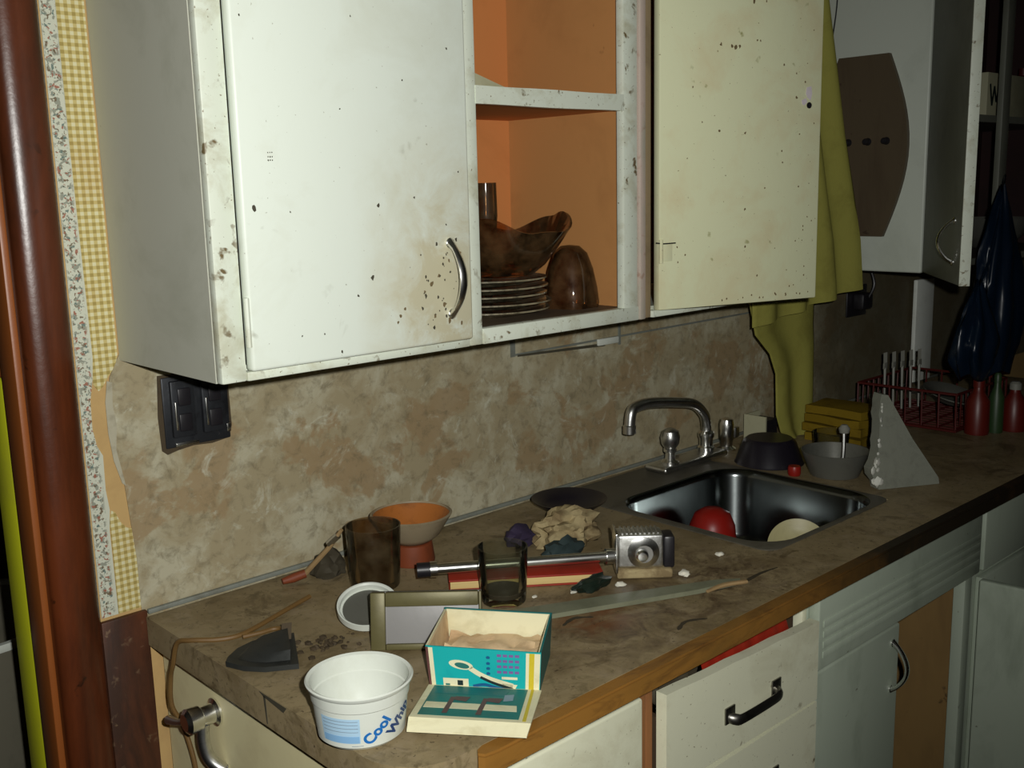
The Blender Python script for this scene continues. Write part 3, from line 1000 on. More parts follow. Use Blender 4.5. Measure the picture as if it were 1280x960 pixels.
# slanting lower hem at the right
for j in range(len(rows[-1])):
    q = j / (len(rows[-1]) - 1)
    x, y, z = rows[-1][j]
    rows[-1][j] = (x, y, z - .05 * (1 - q))
ribbon_sheet(bm, rows, .0025, (0, 1, 0))
make('front_layer', bm, M['yellowcloth'], cu, angle=80)
bm = B()
rows = sheet([(2.085, 1.28, 1.60), (1.55, 1.29, 1.62), (1.30, 1.355, 1.640), (1.247, 1.372, 1.638), (1.18, 1.395, 1.636), (1.13, 1.455, 1.640), (1.08, 1.482, 1.640), (.98, 1.49, 1.640), (.935, 1.512, 1.636), (.9125, 1.545, 1.63)], -.118, .0045, 1.5, 1.2)
ribbon_sheet(bm, rows, .0025, (0, 1, 0))
make('back_layer', bm, M['yellowcloth'], cu, angle=80)
bm = B()
tube(bm, [(1.2105, -.14, 2.09), (1.7995, -.14, 2.09)], .008, 12)
make('rod', bm, M['dullchrome'], cu)

# ------------------------------------------------------------------ outlets
ou = thing('outlet_box', 'blackened double electrical outlet without a cover on the backsplash under the left cupboard', 'outlet', (.105, 0, 1.2))
make('box_rim', bx(.056, .160, -.004, -.0003, 1.152, 1.258, .002), M['blackmetal'], ou)
for xa in (.066, .114):
    yk = make('receptacle', bx(xa, xa + .036, -.012, -.0042, 1.168, 1.252, .0015), M['blackmetal'], ou)
    for zz in (1.190, 1.228):
        bm = B()
        box(bm, xa + .009, xa + .029, -.0155, -.0122, zz - .013, zz + .013, .002)
        fc = make('socket_face', bm, M['black'], yk)
    make('yoke_edge', bx(xa + .003, xa + .006, -.0165, -.0122, 1.180, 1.222, .0008), M['chrome'], yk)
make('mounting_strap', bx(.068, .104, -.012, -.0042, 1.1545, 1.1600, .001), M['chrome'], ou)
make('mounting_strap', bx(.1515, .158, -.010, -.0042, 1.163, 1.176, .001), M['chrome'], ou)
bm = B()
prism(bm, [(x, -.0014, z) for x, z in ((.050, 1.150), (.058, 1.143), (.075, 1.147), (.10, 1.150), (.13, 1.148), (.158, 1.152), (.164, 1.17), (.162, 1.262), (.052, 1.262), (.048, 1.2))], (0, .001, 0))
make('scorched_opening', bm, M['soot'], ou)
o2 = thing('wall_plug', 'black plug in a dark socket on the backsplash left of the right cupboard', 'plug', (2.04, 0, 1.19))
make('socket_plate', bx(1.995, 2.10, -.006, -.0003, 1.15, 1.235, .003), M['black'], o2)
bm = B()
box(bm, 2.02, 2.075, -.04, -.0062, 1.17, 1.215, .008)
tube(bm, [(2.05, -.036, 1.20), (2.055, -.05, 1.24), (2.058, -.03, 1.292)], .004, 8, smooth=6)
make('plug_body', bm, M['black'], o2)
t = thing('wall_board', 'narrow white board standing upright against the dark backsplash under the right cupboard', 'board', (2.42, -.02, .919))
make('board_face', bx(2.365, 2.475, -.022, -.0095, .9195, 1.225, .003), M['whiteboard'], t)

# ------------------------------------------------------------------ base cabinets
FY = -.585          # face frame front
DY = -.602          # door fronts


def frame_unit(t, x0, x1, left_m, inner, back=True):
    make('side_panel', bx(x0, x0 + .018, FY + .018, -.01, .0, .864), left_m, t)
    make('side_panel', bx(x1 - .018, x1, FY + .018, -.01, .0, .864), M['brownin'], t)
    make('back_panel', bx(x0 + .018, x1 - .018, -.016, -.01, .1, .70), inner, t)
    make('bottom_panel', bx(x0 + .018, x1 - .018, FY + .018, -.016, .10, .118), inner, t)
    make('kickboard', bx(x0 + .018, x1 - .018, -.53, -.515, 0, .0995), M['darkin'], t)


u1 = thing('base_cabinet', 'cream base cabinet with one white door at the left end of the counter', 'cabinet', (.23, -.3, 0))
frame_unit(u1, .02, .440, M['endpaint'], M['darkin'])
make('stile', bx(.02, .055, FY, FY + .018, .1, .865, .002), M['basepaint'], u1)
make('stile', bx(.424, .4405, FY - .006, FY + .018, .1, .880, .002), M['rust'], u1)
make('rail', bx(.055, .4235, FY, FY + .018, .845, .880), M['rust'], u1)
make('rail', bx(.055, .425, FY, FY + .018, .1, .13), M['basepaint'], u1)
dr = make('cabinet_door', bx(.048, .4225, DY, FY - .0005, .118, .838, .004, seg=3), M['basepaint'], u1)
bow_handle('handle', dr, (.075, DY - .0005, .72), (.075, DY - .0005, .63), (0, -1, 0), None, M['dullchrome'])

uD = thing('drawer_cabinet', 'white drawer cabinet with a bow pull and red cloth showing above its top drawer', 'cabinet', (.65, -.3, 0))
make('side_panel', bx(.442, .456, FY + .018, -.01, 0, .80), M['darkin'], uD)
make('side_panel', bx(.846, .860, FY + .018, -.01, 0, .864), M['darkin'], uD)
make('back_panel', bx(.456, .846, -.016, -.01, .1, .80), M['darkin'], uD)
make('kickboard', bx(.456, .846, -.53, -.515, 0, .0995), M['darkin'], uD)
make('stile', bx(.442, .456, FY - .006, FY + .018, .1, .84, .002), M['rust'], uD)
make('stile', bx(.846, .860, FY, FY + .018, .1, .880, .002), M['basepaint'], uD)
zs = [(.688, .826), (.53, .676), (.36, .518), (.12, .348)]
for i, (z0, z1) in enumerate(zs):
    bm = B()
    zr = z1 - (.010 if i == 0 else 0)
    pts = [(.460, DY - .010, z0), (.853, DY - .010, z0 - (.008 if i == 0 else 0)), (.853, DY - .010, zr), (.460, DY - .010, z1 + (.006 if i == 0 else 0))]
    if i == 0:
        # worn, slightly uneven upper edge
        top = [(.853 - .393 * k / 10, DY - .010, zr + (z1 + .006 - zr) * k / 10 - .0015 * abs(math.sin(k * 2.1))) for k in range(1, 10)]
        pts = pts[:3] + top + pts[3:]
    prism(bm, pts, (0, .018, 0))
    df = make('drawer', bm, M['basepaint'], uD)
    zc = (z0 + z1) / 2 - (.005 if i == 0 else 0)
    bm = B()
    xa, xb = .606, .728
    path = [(xa, DY - .0105, zc - .008), (xa + .005, DY - .021, zc - .010), (xa + .02, DY - .025, zc - .011), (xb - .02, DY - .025, zc - .011), (xb - .005, DY - .021, zc - .010), (xb, DY - .0105, zc - .008)]
    tube(bm, path, .0085, 10, flat=((0, 1, 0), .4), smooth=4)
    for x in (xa, xb):
        box(bm, x - .012, x + .012, DY - .0135, DY - .0105, zc - .017, zc + .009, .001)
    make('handle', bm, M['pull'], df)
    bm = B()
    box(bm, .462, .840, -.10, DY + .010, z0 + .01, z0 + .018)
    box(bm, .462, .470, -.10, DY + .010, z0 + .018, z1 - .035)
    box(bm, .832, .840, -.10, DY + .010, z0 + .018, z1 - .035)
    make('drawer_tray', bm, M['darkin'], df)
# red cloth bulging out of the drawer
bm = B()
rr2 = random.Random(4)
rows = []
for i in range(9):
    row = []
    for j in range(25):
        s = j / 24
        x = .575 + .225 * s
        prof = math.sin(PI * (i / 8))
        row.append((x, -.5925 + .10 * (i / 8), .806 + .052 * prof ** .4 + .004 * math.sin(s * 17 + i) + .003 * math.sin(s * 41)))
    rows.append(row)
ribbon_sheet(bm, rows, -.006, (0, 0, 1))
single('red_cloth', bm, M['redcover'], 'red cloth stuffed in the top drawer below the counter edge', 'cloth', (.64, -.56, .78))

bm = B()
lump(bm, (.520, -.574, .7975), (.042, .017, .036), 41, .4, 2.2, 3)
single('brown_rag', bm, M['darkrag'], 'dark brown rag beside the red cloth in the top drawer', 'rag', (.52, -.574, .7975))

uS = thing('sink_cabinet', 'grey-white sink base cabinet with its left door shut and right door swung open', 'cabinet', (1.18, -.3, 0))
frame_unit(uS, .862, 1.488, M['brownin'], M['brownin'])
make('stile', bx(.862, .885, FY, FY + .018, .1, .880, .002), M['sinkpaint'], uS)
make('stile', bx(1.455, 1.488, FY - .006, FY + .018, .1, .720, .002), M['sinkpaint'], uS)
make('rail', bx(.885, 1.455, FY, FY + .018, .1, .13), M['sinkpaint'], uS)
ap = make('apron_panel', bx(.864, 1.486, DY - .004, FY - .0005, .722, .881, .003), M['sinkpaint'], uS)
for z in (.742, .760, .778, .796):
    bm = B()
    box(bm, .875, 1.475, DY - .0065, DY - .0042, z, z + .012, .001)
    make('moulding', bm, M['sinkpaint'], ap)
dl = make('cabinet_door', bx(.866, 1.155, DY, FY - .0005, .118, .716, .004, seg=3), M['sinkpaint'], uS)
bow_handle('handle', dl, (1.128, DY - .0005, .685), (1.128, DY - .0005, .595), (0, -1, 0), None, M['chrome'], .028)
th = math.radians(97)
A3 = Vector((1.476, DY - .004, 0))
u3 = Vector((-math.cos(th), -math.sin(th), 0))
n3 = Vector((u3.y, -u3.x, 0))
bm = B()
obox(bm, A3, u3, n3, Vector((0, 0, 1)), (.006, -.009, .118), (.29, .009, .712), .004, 3)
d3 = make('cabinet_door', bm, M['sinkpaint'], uS)
bow_handle('handle', d3, A3 + u3 * .262 - n3 * .0095 + Vector((0, 0, .66)) if n3.x < 0 else A3 + u3 * .262 + n3 * .0095 + Vector((0, 0, .66)),
           A3 + u3 * .262 - n3 * .0095 + Vector((0, 0, .57)) if n3.x < 0 else A3 + u3 * .262 + n3 * .0095 + Vector((0, 0, .57)), (1, 0, 0), None, M['chrome'], .028)
uF = thing('base_cabinet', 'pale base cabinet at the dark right end of the counter beyond the open door', 'cabinet', (2.1, -.3, 0))
frame_unit(uF, 1.490, 2.69, M['brownin'], M['darkin'])
make('face_frame', bx(1.490, 2.69, FY, FY + .018, .1, .880, .002), M['sinkpaint'], uF)
for k in range(3):
    make('cabinet_door', bx(1.515 + .385 * k, 1.515 + .385 * k + .37, DY, FY - .0005, .118, .70, .004), M['sinkpaint'], uF)
    make('drawer_front', bx(1.515 + .385 * k, 1.515 + .385 * k + .37, DY, FY - .0005, .715, .85, .004), M['sinkpaint'], uF)

# ------------------------------------------------------------------ worktop
wt = thing('worktop', 'stained brown laminate worktop with a worn wooden front edge', 'worktop', (1.3, -.3, .866))
HX0, HX1, HY0, HY1 = .862, 1.258, -.517, -.138
ZT = .910
bm = B()
YD = -.632
# plan outline with rounded front-left corner
cor = [(.075 - .075 * math.sin(a), YD + .075 - .075 * math.cos(a)) for a in [PI / 2 * k / 8 for k in range(9)]]   # from front to left
left_poly = cor + [(0, -.0095), (HX0, -.0095), (HX0, YD)]
prism(bm, [(x, y, .883) for x, y in left_poly], (0, 0, ZT - .883))
box(bm, HX0, HX1, HY1, -.0095, .883, ZT)
box(bm, HX0, HX1, YD, HY0, .883, ZT)
box(bm, HX1, 2.69, YD, -.0095, .883, ZT)
make('laminate_top', bm, M['counter'], wt)
bm = B()
cin = [(.075 - .061 * math.sin(a), YD + .075 - .061 * math.cos(a)) for a in [PI / 2 * k / 8 for k in range(9)]]
prism(bm, [(x, y, .866) for x, y in [(.092, YD)] + cor + [(0, -.0095), (.014, -.0095)] + cin[::-1] + [(.092, YD + .014)]], (0, 0, .0168))
make('end_band', bm, M['counter'], wt)
bm = B()
pts = [(.108, YD - .0005), (.098, YD - .004), (.092, YD - .012), (.096, YD - .019), (.112, YD - .022)]
prism(bm, [(x, y, .882) for x, y in pts] + [(2.69, YD - .022, .882), (2.69, YD - .0005, .882)], (0, 0, .0275))
bmesh.ops.bevel(bm, geom=[e for e in bm.edges if abs(e.verts[0].co.z - e.verts[1].co.z) < 1e-6 and e.verts[0].co.y < YD - .01 and e.verts[1].co.y < YD - .01], offset=.003, segments=2, affect='EDGES')
make('wooden_edge', bm, M['edgewood'], wt)
# cracked seam in the left edge band
bm = B()
prism(bm, [(-.0006, -.335, .9085), (-.0006, -.40, .9085), (-.0006, -.392, .900), (-.0006, -.345, .905)], (.0005, 0, 0))
prism(bm, [(-.0006, -.345, .906), (-.0006, -.350, .906), (-.0006, -.352, .870), (-.0006, -.350, .870)], (.0005, 0, 0))
make('edge_crack', bm, M['chip'], wt)
# dark burnt streaks on the top
bm = B()
r3 = random.Random(12)


def streak(bm, pts, w, z=ZT + .0002):
    L, Rr = [], []
    P = smooth_path([(p[0], p[1], z) for p in pts], 5)
    n = len(P)
    for i, p in enumerate(P):
        t = (P[min(i + 1, n - 1)] - P[max(i - 1, 0)]).normalized()
        s = Vector((-t.y, t.x, 0))
        ww = w * (math.sin(PI * (i + .6) / (n + .2)) ** .6) * r3.uniform(.6, 1.2)
        L.append(p + s * ww)
        Rr.append(p - s * ww)
    prism(bm, L + Rr[::-1], (0, 0, .0003))


streak(bm, [(.64, -.548), (.70, -.562), (.76, -.56), (.80, -.565)], .0035)
streak(bm, [(.40, -.475), (.43, -.468), (.452, -.485)], .004)
streak(bm, [(.50, -.60), (.53, -.59), (.56, -.605)], .004)
o = make('burn_streaks', bm, M['sediment'], wt)
o['kind'] = 'stuff'

# ------------------------------------------------------------------ sink
sk = thing('kitchen_sink', 'stainless steel sink bowl let into the worktop', 'sink', (1.06, -.33, .75))


def rrect(x0, x1, y0, y1, r, n=8):
    pts = []
    for cx, cy, a0 in ((x1 - r, y1 - r, 0), (x0 + r, y1 - r, PI / 2), (x0 + r, y0 + r, PI), (x1 - r, y0 + r, 3 * PI / 2)):
        for k in range(n + 1):
            a = a0 + PI / 2 * k / n
            pts.append((cx + r * math.cos(a), cy + r * math.sin(a)))
    return pts


def loft(bm, loops, close_last=True):
    rings = [[bm.verts.new(Vector(p)) for p in l] for l in loops]
    n = len(rings[0])
    for i in range(len(rings) - 1):
        for k in range(n):
            bm.faces.new((rings[i][k], rings[i][(k + 1) % n], rings[i + 1][(k + 1) % n], rings[i + 1][k]))
    if close_last:
        bm.faces.new(rings[-1])
    return rings


bm = B()
L3 = lambda x0, x1, y0, y1, r, z: [(x, y, z) for x, y in rrect(x0, x1, y0, y1, r)]
x0, x1, y0, y1 = .872, 1.250, -.508, -.148
loft(bm, [L3(x0 - .004, x1 + .004, y0 - .004, y1 + .004, .075, ZT + .0028), L3(x0, x1, y0, y1, .073, ZT + .0005), L3(x0 + .004, x1 - .004, y0 + .004, y1 - .004, .070, ZT - .012),
          L3(x0 + .010, x1 - .010, y0 + .010, y1 - .010, .066, ZT - .135), L3(x0 + .022, x1 - .022, y0 + .022, y1 - .022, .044, ZT - .152), L3(x0 + .05, x1 - .05, y0 + .05, y1 - .05, .04, ZT - .157)])
bowl = make('bowl', bm, M['steel'], sk, angle=60)
bm = B()
loft(bm, [L3(x0 - .022, x1 + .014, y0 - .014, -.022, .03, ZT + .0003), L3(x0 - .022, x1 + .014, y0 - .014, -.022, .03, ZT + .0016), L3(x0 - .020, x1 + .012, y0 - .012, -.024, .028, ZT + .0025)], False)
# flange with the bowl opening left free: bridge outer loop to bowl loop
outer = rrect(x0 - .020, x1 + .012, y0 - .012, -.024, .028)
inner = rrect(x0 - .004, x1 + .004, y0 - .004, y1 + .004, .075)
a = [bm.verts.new((x, y, ZT + .0025)) for x, y in outer]
b = [bm.verts.new((x, y, ZT + .0028)) for x, y in inner]
for k in range(len(a)):
    bm.faces.new((a[k], a[(k + 1) % len(a)], b[(k + 1) % len(a)], b[k]))
bmesh.ops.remove_doubles(bm, verts=bm.verts[:], dist=1e-5)
make('flange', bm, M['sinkrim'], sk)
bm = B()
lathe(bm, [(0, .001), (.03, .001), (.034, .003), (.036, .0), (.036, -.002), (0, -.002)], (1.06, -.33, ZT - .1558), 28)
make('drain', bm, M['dullchrome'], sk)

# faucet
ft = thing('faucet', 'chrome swing faucet with a curved spout and a knob handle behind the sink', 'faucet', (1.22, -.07, ZT + .0037))
zb = ZT + .0028
bm = B()
box(bm, 1.100, 1.325, -.100, -.040, zb, zb + .014, .006, 3)
make('base_plate', bm, M['dullchrome'], ft)
bm = B()
lathe(bm, [(0, 0), (.019, 0), (.019, .01), (.015, .014), (.0155, .03), (.018, .034), (.018, .042), (.013, .048), (0, .048)], (1.283, -.068, zb + .013), 28)
make('spout_collar', bm, M['chrome'], ft)
bm = B()
tube(bm, [(1.283, -.068, zb + .055), (1.283, -.068, zb + .075), (1.272, -.069, zb + .100), (1.235, -.070, zb + .128), (1.17, -.073, zb + .143), (1.08, -.077, zb + .157), (1.03, -.079, zb + .157), (1.012, -.080, zb + .148), (1.006, -.080, zb + .118)], .0115, 16, smooth=6)
lathe(bm, [(0, 0), (.0135, 0), (.0135, .016), (.011, .018), (0, .018)], (1.006, -.080, zb + .105), 20)
make('spout', bm, M['dullchrome'], ft)
kn = None
bm = B()
lathe(bm, [(0, 0), (.02, 0), (.02, .006), (.011, .012), (.010, .024), (.014, .028), (.014, .034), (0, .034)], (1.142, -.078, zb + .013), 28)
ks = make('handle_stem', bm, M['chrome'], ft)
bm = B()
lathe(bm, [(0, 0), (.012, 0), (.020, .012), (.022, .026), (.018, .038), (.008, .044), (0, .044)], (1.142, -.078, zb + .0475), 10)
make('knob', bm, M['dullchrome'], ft)
sy = thing('sink_sprayer', 'short chrome sprayer standing on the sink deck right of the faucet', 'sprayer', (1.372, -.06, ZT + .0005))
bm = B()
lathe(bm, [(0, 0), (.022, 0), (.022, .004), (.014, .010), (.014, .022), (.017, .026), (.018, .062), (.015, .072), (.006, .076), (0, .076)], (1.372, -.06, ZT + .0005), 28)
make('sprayer_body', bm, M['chrome'], sy)
bm = B()
box(bm, 1.386, 1.404, -.075, -.058, ZT + .028, ZT + .052, .003)
make('sprayer_lever', bm, M['dullchrome'], sy)

# things in the sink
bm = B()
lathe(bm, [(.052, 0), (.0525, .004), (.050, .04), (.046, .078), (.036, .102), (.018, .113), (0, .115), (0, .112), (.017, .110), (.034, .099), (.0435, .077), (.0475, .04), (.050, 0), (.052, 0)], (1.098, -.222, ZT - .156), 44)
single('red_bowl', bm, M['redplastic'], 'deep red plastic bowl upside down in the sink', 'bowl', (1.098, -.222, ZT - .156))
bm = B()
lathe(bm, [(0, 0), (.030, 0), (.042, .004), (.060, .012), (.060, .0145), (.041, .008), (.029, .004), (0, .004)], (1.178, -.372, .795), 48, axis_mat((-.62, -.42, .66)))
single('cream_plate', bm, M['creamplate'], 'round cream saucer leaning in the sink at the right', 'plate', (1.178, -.372, .76))

# ------------------------------------------------------------------ things along the right half of the worktop
bm = B()
lathe(bm, [(0, .058), (.075, .058), (.088, .050), (.112, .004), (.116, 0), (.112, 0), (.084, .046), (0, .053)], (1.346, -.192, ZT + .0005), 48, Matrix.Diagonal((.65, .65, .95, 1)))
single('black_pan', bm, M['blackpan'], 'black pan lying upside down beyond the sink', 'pan', (1.346, -.192, ZT + .0005))

t = thing('folded_towels', 'stack of folded mustard yellow towels behind the curtain foot', 'towels', (1.62, -.21, ZT + .0005))
for k in range(4):
    bm = B()
    z0 = ZT + .0005 + k * .022
    rows = []
    for i in range(10):
        row = []
        for j in range(12):
            q, s = i / 9, j / 11
            row.append((1.575 + .10 * s + .006 * math.sin(k * 2 + q * 3), -.285 + .145 * q + .004 * math.sin(k + s * 5), z0 + .003 * abs(math.sin(s * 3 + k) * math.sin(q * 4 + k))))
        rows.append(row)
    ribbon_sheet(bm, rows, .0185, (0, 0, 1))
    make('towel', bm, M['yellowtowel'], t)
bm = B()
lathe(bm, [(0, 0), (.05, 0), (.060, .026), (.070, .052), (.068, .052), (.057, .028), (.047, .005), (0, .005)], (1.352, -.348, ZT + .0005), 44)
single('grey_bowl', bm, M['greybowl'], 'dull grey bowl on the worktop between the curtain and the white foam', 'bowl', (1.352, -.348, ZT + .0005))
bm = B()
lathe(bm, [(0, 0), (.03, 0), (.038, .03), (.04, .055), (.037, .055), (.034, .03), (.028, .004), (0, .004)], (1.485, -.262, ZT + .0005), 32)
single('glass_cup', bm, M['glass'], 'small clear glass cup between the grey bowl and the yellow towels', 'cup', (1.485, -.262, ZT + .0005))
t = thing('serving_fork', 'long pale utensil standing in the grey bowl', 'utensil', (1.35, -.36, ZT + .006))
bm = B()
tube(bm, [(1.345, -.368, ZT + .0095), (1.362, -.362, ZT + .05), (1.372, -.356, ZT + .085)], .004, 8, smooth=4)
make('handle', bm, M['dullchrome'], t)
bm = B()
lathe(bm, [(0, 0), (.010, .003), (.012, .012), (.006, .02), (0, .02)], (1.372, -.356, ZT + .084), 16)
make('knob_end', bm, M['whiteplastic'], t)
bm = B()
lathe(bm, [(0, 0), (.012, 0), (.0135, .004), (.0135, .016), (.012, .02), (0, .02)], (1.287, -.292, ZT + .0005), 24)
single('plastic_scrap', bm, M['redplastic'], 'small round red plastic scrap at the right rim of the sink', 'scrap', (1.287, -.292, ZT + .0005))
t = thing('cream_carton', 'small cream box with a dark opening behind the curtain foot', 'box', (1.50, -.05, ZT + .0005))
bm = B()
box(bm, 1.485, 1.49, -.09, -.03, ZT + .0005, ZT + .062)
box(bm, 1.49, 1.545, -.09, -.085, ZT + .0005, ZT + .014)
box(bm, 1.49, 1.545, -.035, -.03, ZT + .0005, ZT + .062)
box(bm, 1.49, 1.545, -.085, -.035, ZT + .0005, ZT + .004)
make('carton_shell', bm, M['carton'], t)
make('dark_lining', bx(1.4905, 1.544, -.084, -.036, ZT + .0045, ZT + .05), M['black'], t)

# white foam wedge
bm = B()
pB, pR = Vector((1.300, -.470, ZT + .0006)), Vector((1.424, -.540, ZT + .0006))
ax = (pR - pB).normalized()
L = (pR - pB).length
ny = Vector((-ax.y, ax.x, 0))
lean = ny * .05
r4 = random.Random(2)
H = .182
le = []
for k in range(15):
    s = k / 14
    le.append((.002 + .032 * s ** 1.1 + r4.uniform(-.004, .004) - .010 * math.exp(-((s - .22) / .14) ** 2), H * s))
re = [(.050, H * .985), (L * .66, H * .50), (L, .012), (L, 0)]
outl = le + re
prism(bm, [pB + ax * a + Vector((0, 0, b)) + lean * (b / H) for a, b in outl], ny * .028)
fm = thing('foam_piece', 'jagged triangular piece of grimy white foam standing at the far end of the sink', 'foam', tuple(pB))
make('foam_body', bm, M['foam'], fm)
bm = B()
r5 = random.Random(8)
for k in range(26):
    s_ = r5.random() ** 1.6
    a_ = .002 + .032 * s_ ** 1.1 - .010 * math.exp(-((s_ - .22) / .14) ** 2) + r5.uniform(-.004, .012) * (1.15 - s_) ** 1.5
    q = pB + ax * a_ + Vector((0, 0, max(.016, H * .9 * s_))) + lean * (.9 * s_) - ny * .001
    z_ = r5.uniform(.004, .009) * (1.25 - .8 * s_)
    lump(bm, q, (z_, z_ * .5, z_), 60 + k, .5, 2.2, 1, False)
make('broken_edge', bm, M['foamedge'], fm)['kind'] = 'stuff'

# red dish rack with white cutlery
rk = thing('dish_rack', 'red coated wire dish rack on the dark right end of the worktop', 'rack', (2.1, -.28, ZT + .0005))
X0, X1, Y0, Y1 = 1.86, 2.15, -.375, -.12
z0, z1 = ZT + .0045, ZT + .095
bm = B()
for z in (z0, z1):
    tube(bm, [(X0, Y0, z), (X1, Y0, z), (X1, Y1, z), (X0, Y1, z), (X0, Y0, z)], .0035, 6)
make('rim_wire', bm, M['redwire'], rk)
for k in range(12):
    x = X0 + (X1 - X0) * k / 11
    bm = B()
    tube(bm, [(x, Y0, z1), (x, Y0, z0), (x, Y1, z0), (x, Y1, z1)], .0026, 6)
    make('cross_wire', bm, M['redwire'], rk)
for k in range(7):
    y = Y0 + (Y1 - Y0) * k / 6
    bm = B()
    tube(bm, [(X0, y, z1), (X0, y, z0 + .006), (X1, y, z0 + .006), (X1, y, z1)], .0026, 6)
    make('cross_wire', bm, M['redwire'], rk)
where = ['leftmost', 'second from the left', 'third from the left', 'second from the right', 'rightmost']
for k, (x, y) in enumerate([(1.935, -.155), (1.962, -.165), (1.989, -.175), (2.016, -.185), (2.043, -.195)]):
    t = thing('fork', '%s of the white plastic forks standing in the red rack' % where[k], 'fork', (x, y, ZT + .012), 'white forks in the dish rack')
    bm = B()
    tube(bm, [(x, y, ZT + .0135), (x + .004, y + .004, ZT + .08), (x + .010, y + .008, ZT + .125)], [.003, .003, .004], 8, smooth=3)
    make('handle', bm, M['whiteplastic'], t)
    bm = B()
    box(bm, x + .002, x + .020, y + .006, y + .010, ZT + .122, ZT + .138, .001)
    for q in range(4):
        xx = x + .0035 + q * .005
        tube(bm, [(xx, y + .008, ZT + .136), (xx, y + .009, ZT + .165)], .0014, 5)
    make('tines', bm, M['whiteplastic'], t)
bm = B()
lathe(bm, [(0, 0), (.05, 0), (.07, .012), (.10, .02), (.10, .023), (.068, .016), (.048, .004), (0, .004)], (2.01, -.292, ZT + .047), 40, axis_mat((.0, -.25, .9)) @ Matrix.Diagonal((.72, .72, 1, 1)))
single('dark_plate', bm, M['greybowl'], 'grey plate tilted in the red dish rack behind the forks', 'plate', (2.01, -.292, ZT + .03))
for k, (x, y, mm, lab, hh) in enumerate([(1.895, -.412, 'redliquid', 'red plastic bottle in front of the dish rack, left of the green one', .135), (1.938, -.438, 'greenplastic', 'slim green bottle standing between two red bottles', .145), (1.985, -.462, 'redliquid', 'red plastic bottle at the far right, right of the green one', .12)]):
    t = thing('bottle', lab, 'bottle', (x, y, ZT + .0005))
    r = .027 if mm == 'redliquid' else .017
    bm = B()
    lathe(bm, [(0, 0), (r, 0), (r * 1.05, .008), (r, hh * .6), (r * .5, hh * .76), (r * .42, hh * .84), (0, hh * .84)], (x, y, ZT + .0005), 28)
    make('bottle_body', bm, M[mm], t)
    bm = B()
    lathe(bm, [(0, 0), (r * .5, 0), (r * .5, hh * .12), (r * .3, hh * .16), (0, hh * .16)], (x, y, ZT + .0008 + hh * .84), 20)
    make('bottle_cap', bm, M['whiteplastic'] if k == 2 else M[mm], t)

# blue plastic bags hanging from the right cupboard
t = thing('plastic_bags', 'blue plastic bags hanging from the frame of the right cupboard', 'bags', (2.2, -.33, 1.48))


def bag(cx, cy, zt, zb_, w, dpt, seed):
    bm = B()
    rows = 18
    seg = 40
    rings = []
    for i in range(rows + 1):
        s = i / rows
        z = zt + (zb_ - zt) * s
        ww = w * (.10 + .90 * math.sin(min(1, s * 1.25) * PI / 2) ** .9) * (1 - .35 * max(0, s - .82) / .18)
        ring = []
        for k in range(seg):
            a = 2 * PI * k / seg
            f = 1 + .22 * math.sin(7 * a + seed + s * 2) * (1 - .3 * s) + .25 * mnoise.noise(Vector((math.cos(a) * 2, math.sin(a) * 2, s * 5 + seed)))
            ring.append(bm.verts.new((cx + ww * f * math.cos(a), cy + ww * dpt * f * math.sin(a), z + .01 * math.sin(3 * a + seed))))
        rings.append(ring)
    for i in range(rows):
        for k in range(seg):
            bm.faces.new((rings[i][k], rings[i][(k + 1) % seg], rings[i + 1][(k + 1) % seg], rings[i + 1][k]))
    bm.faces.new(rings[0])
    bm.faces.new(rings[-1])
    return bm


make('bag', bag(2.03, -.385, 1.49, 1.04, .095, .5, 1), M['bluebag'], t, angle=70)
make('bag', bag(1.865, -.410, 1.275, 1.055, .075, .5, 4), M['bluebag'], t, angle=70)
bm = B()
tube(bm, [(2.232, -.3015, 1.50), (2.20, -.32, 1.52), (2.03, -.385, 1.48)], .003, 6, smooth=5)
tube(bm, [(2.03, -.385, 1.46), (1.95, -.40, 1.34), (1.865, -.41, 1.265)], .003, 6, smooth=5)
make('bag_strap', bm, M['bluebag'], t)

# ------------------------------------------------------------------ clutter on the left half of the worktop
Z = ZT + .0005
# iron sole
ip = thing('iron_sole', 'dark pointed iron sole plate near the left end of the worktop', 'iron', (.05, -.26, Z))
pts = [(.002, -.247), (.012, -.276), (.030, -.299), (.066, -.322), (.114, -.232), (.092, -.222), (.06, -.214), (.034, -.220), (.012, -.235)]
bm = B()
prism(bm, [(x, y, Z) for x, y in pts], (0, 0, .007))
bm.verts.ensure_lookup_table()
make('sole_plate', bm, M['iron'], ip)
bm = B()
cx, cy = .058, -.26
q = [(cx + (x - cx) * .72, cy + (y - cy) * .72) for x, y in pts]
ta = [bm.verts.new((x, y, Z + .0072)) for x, y in q]
tb = [bm.verts.new((cx + (x - cx) * .85 + .006, cy + (y - cy) * .85, Z + .010 + .012 * max(0, (x + .02) / .12))) for x, y in q]
n = len(q)
bm.faces.new(ta)
bm.faces.new(tb[::-1])
for i in range(n):
    bm.faces.new((ta[i], tb[i], tb[(i + 1) % n], ta[(i + 1) % n]))
make('upper_plate', bm, M['iron'], ip)
bm = B()
prism(bm, [(.110, -.232, Z + .0072), (.100, -.248, Z + .0072), (.108, -.238, Z + .026)], (-.012, .006, 0))
make('rear_lug', bm, M['soot'], ip)

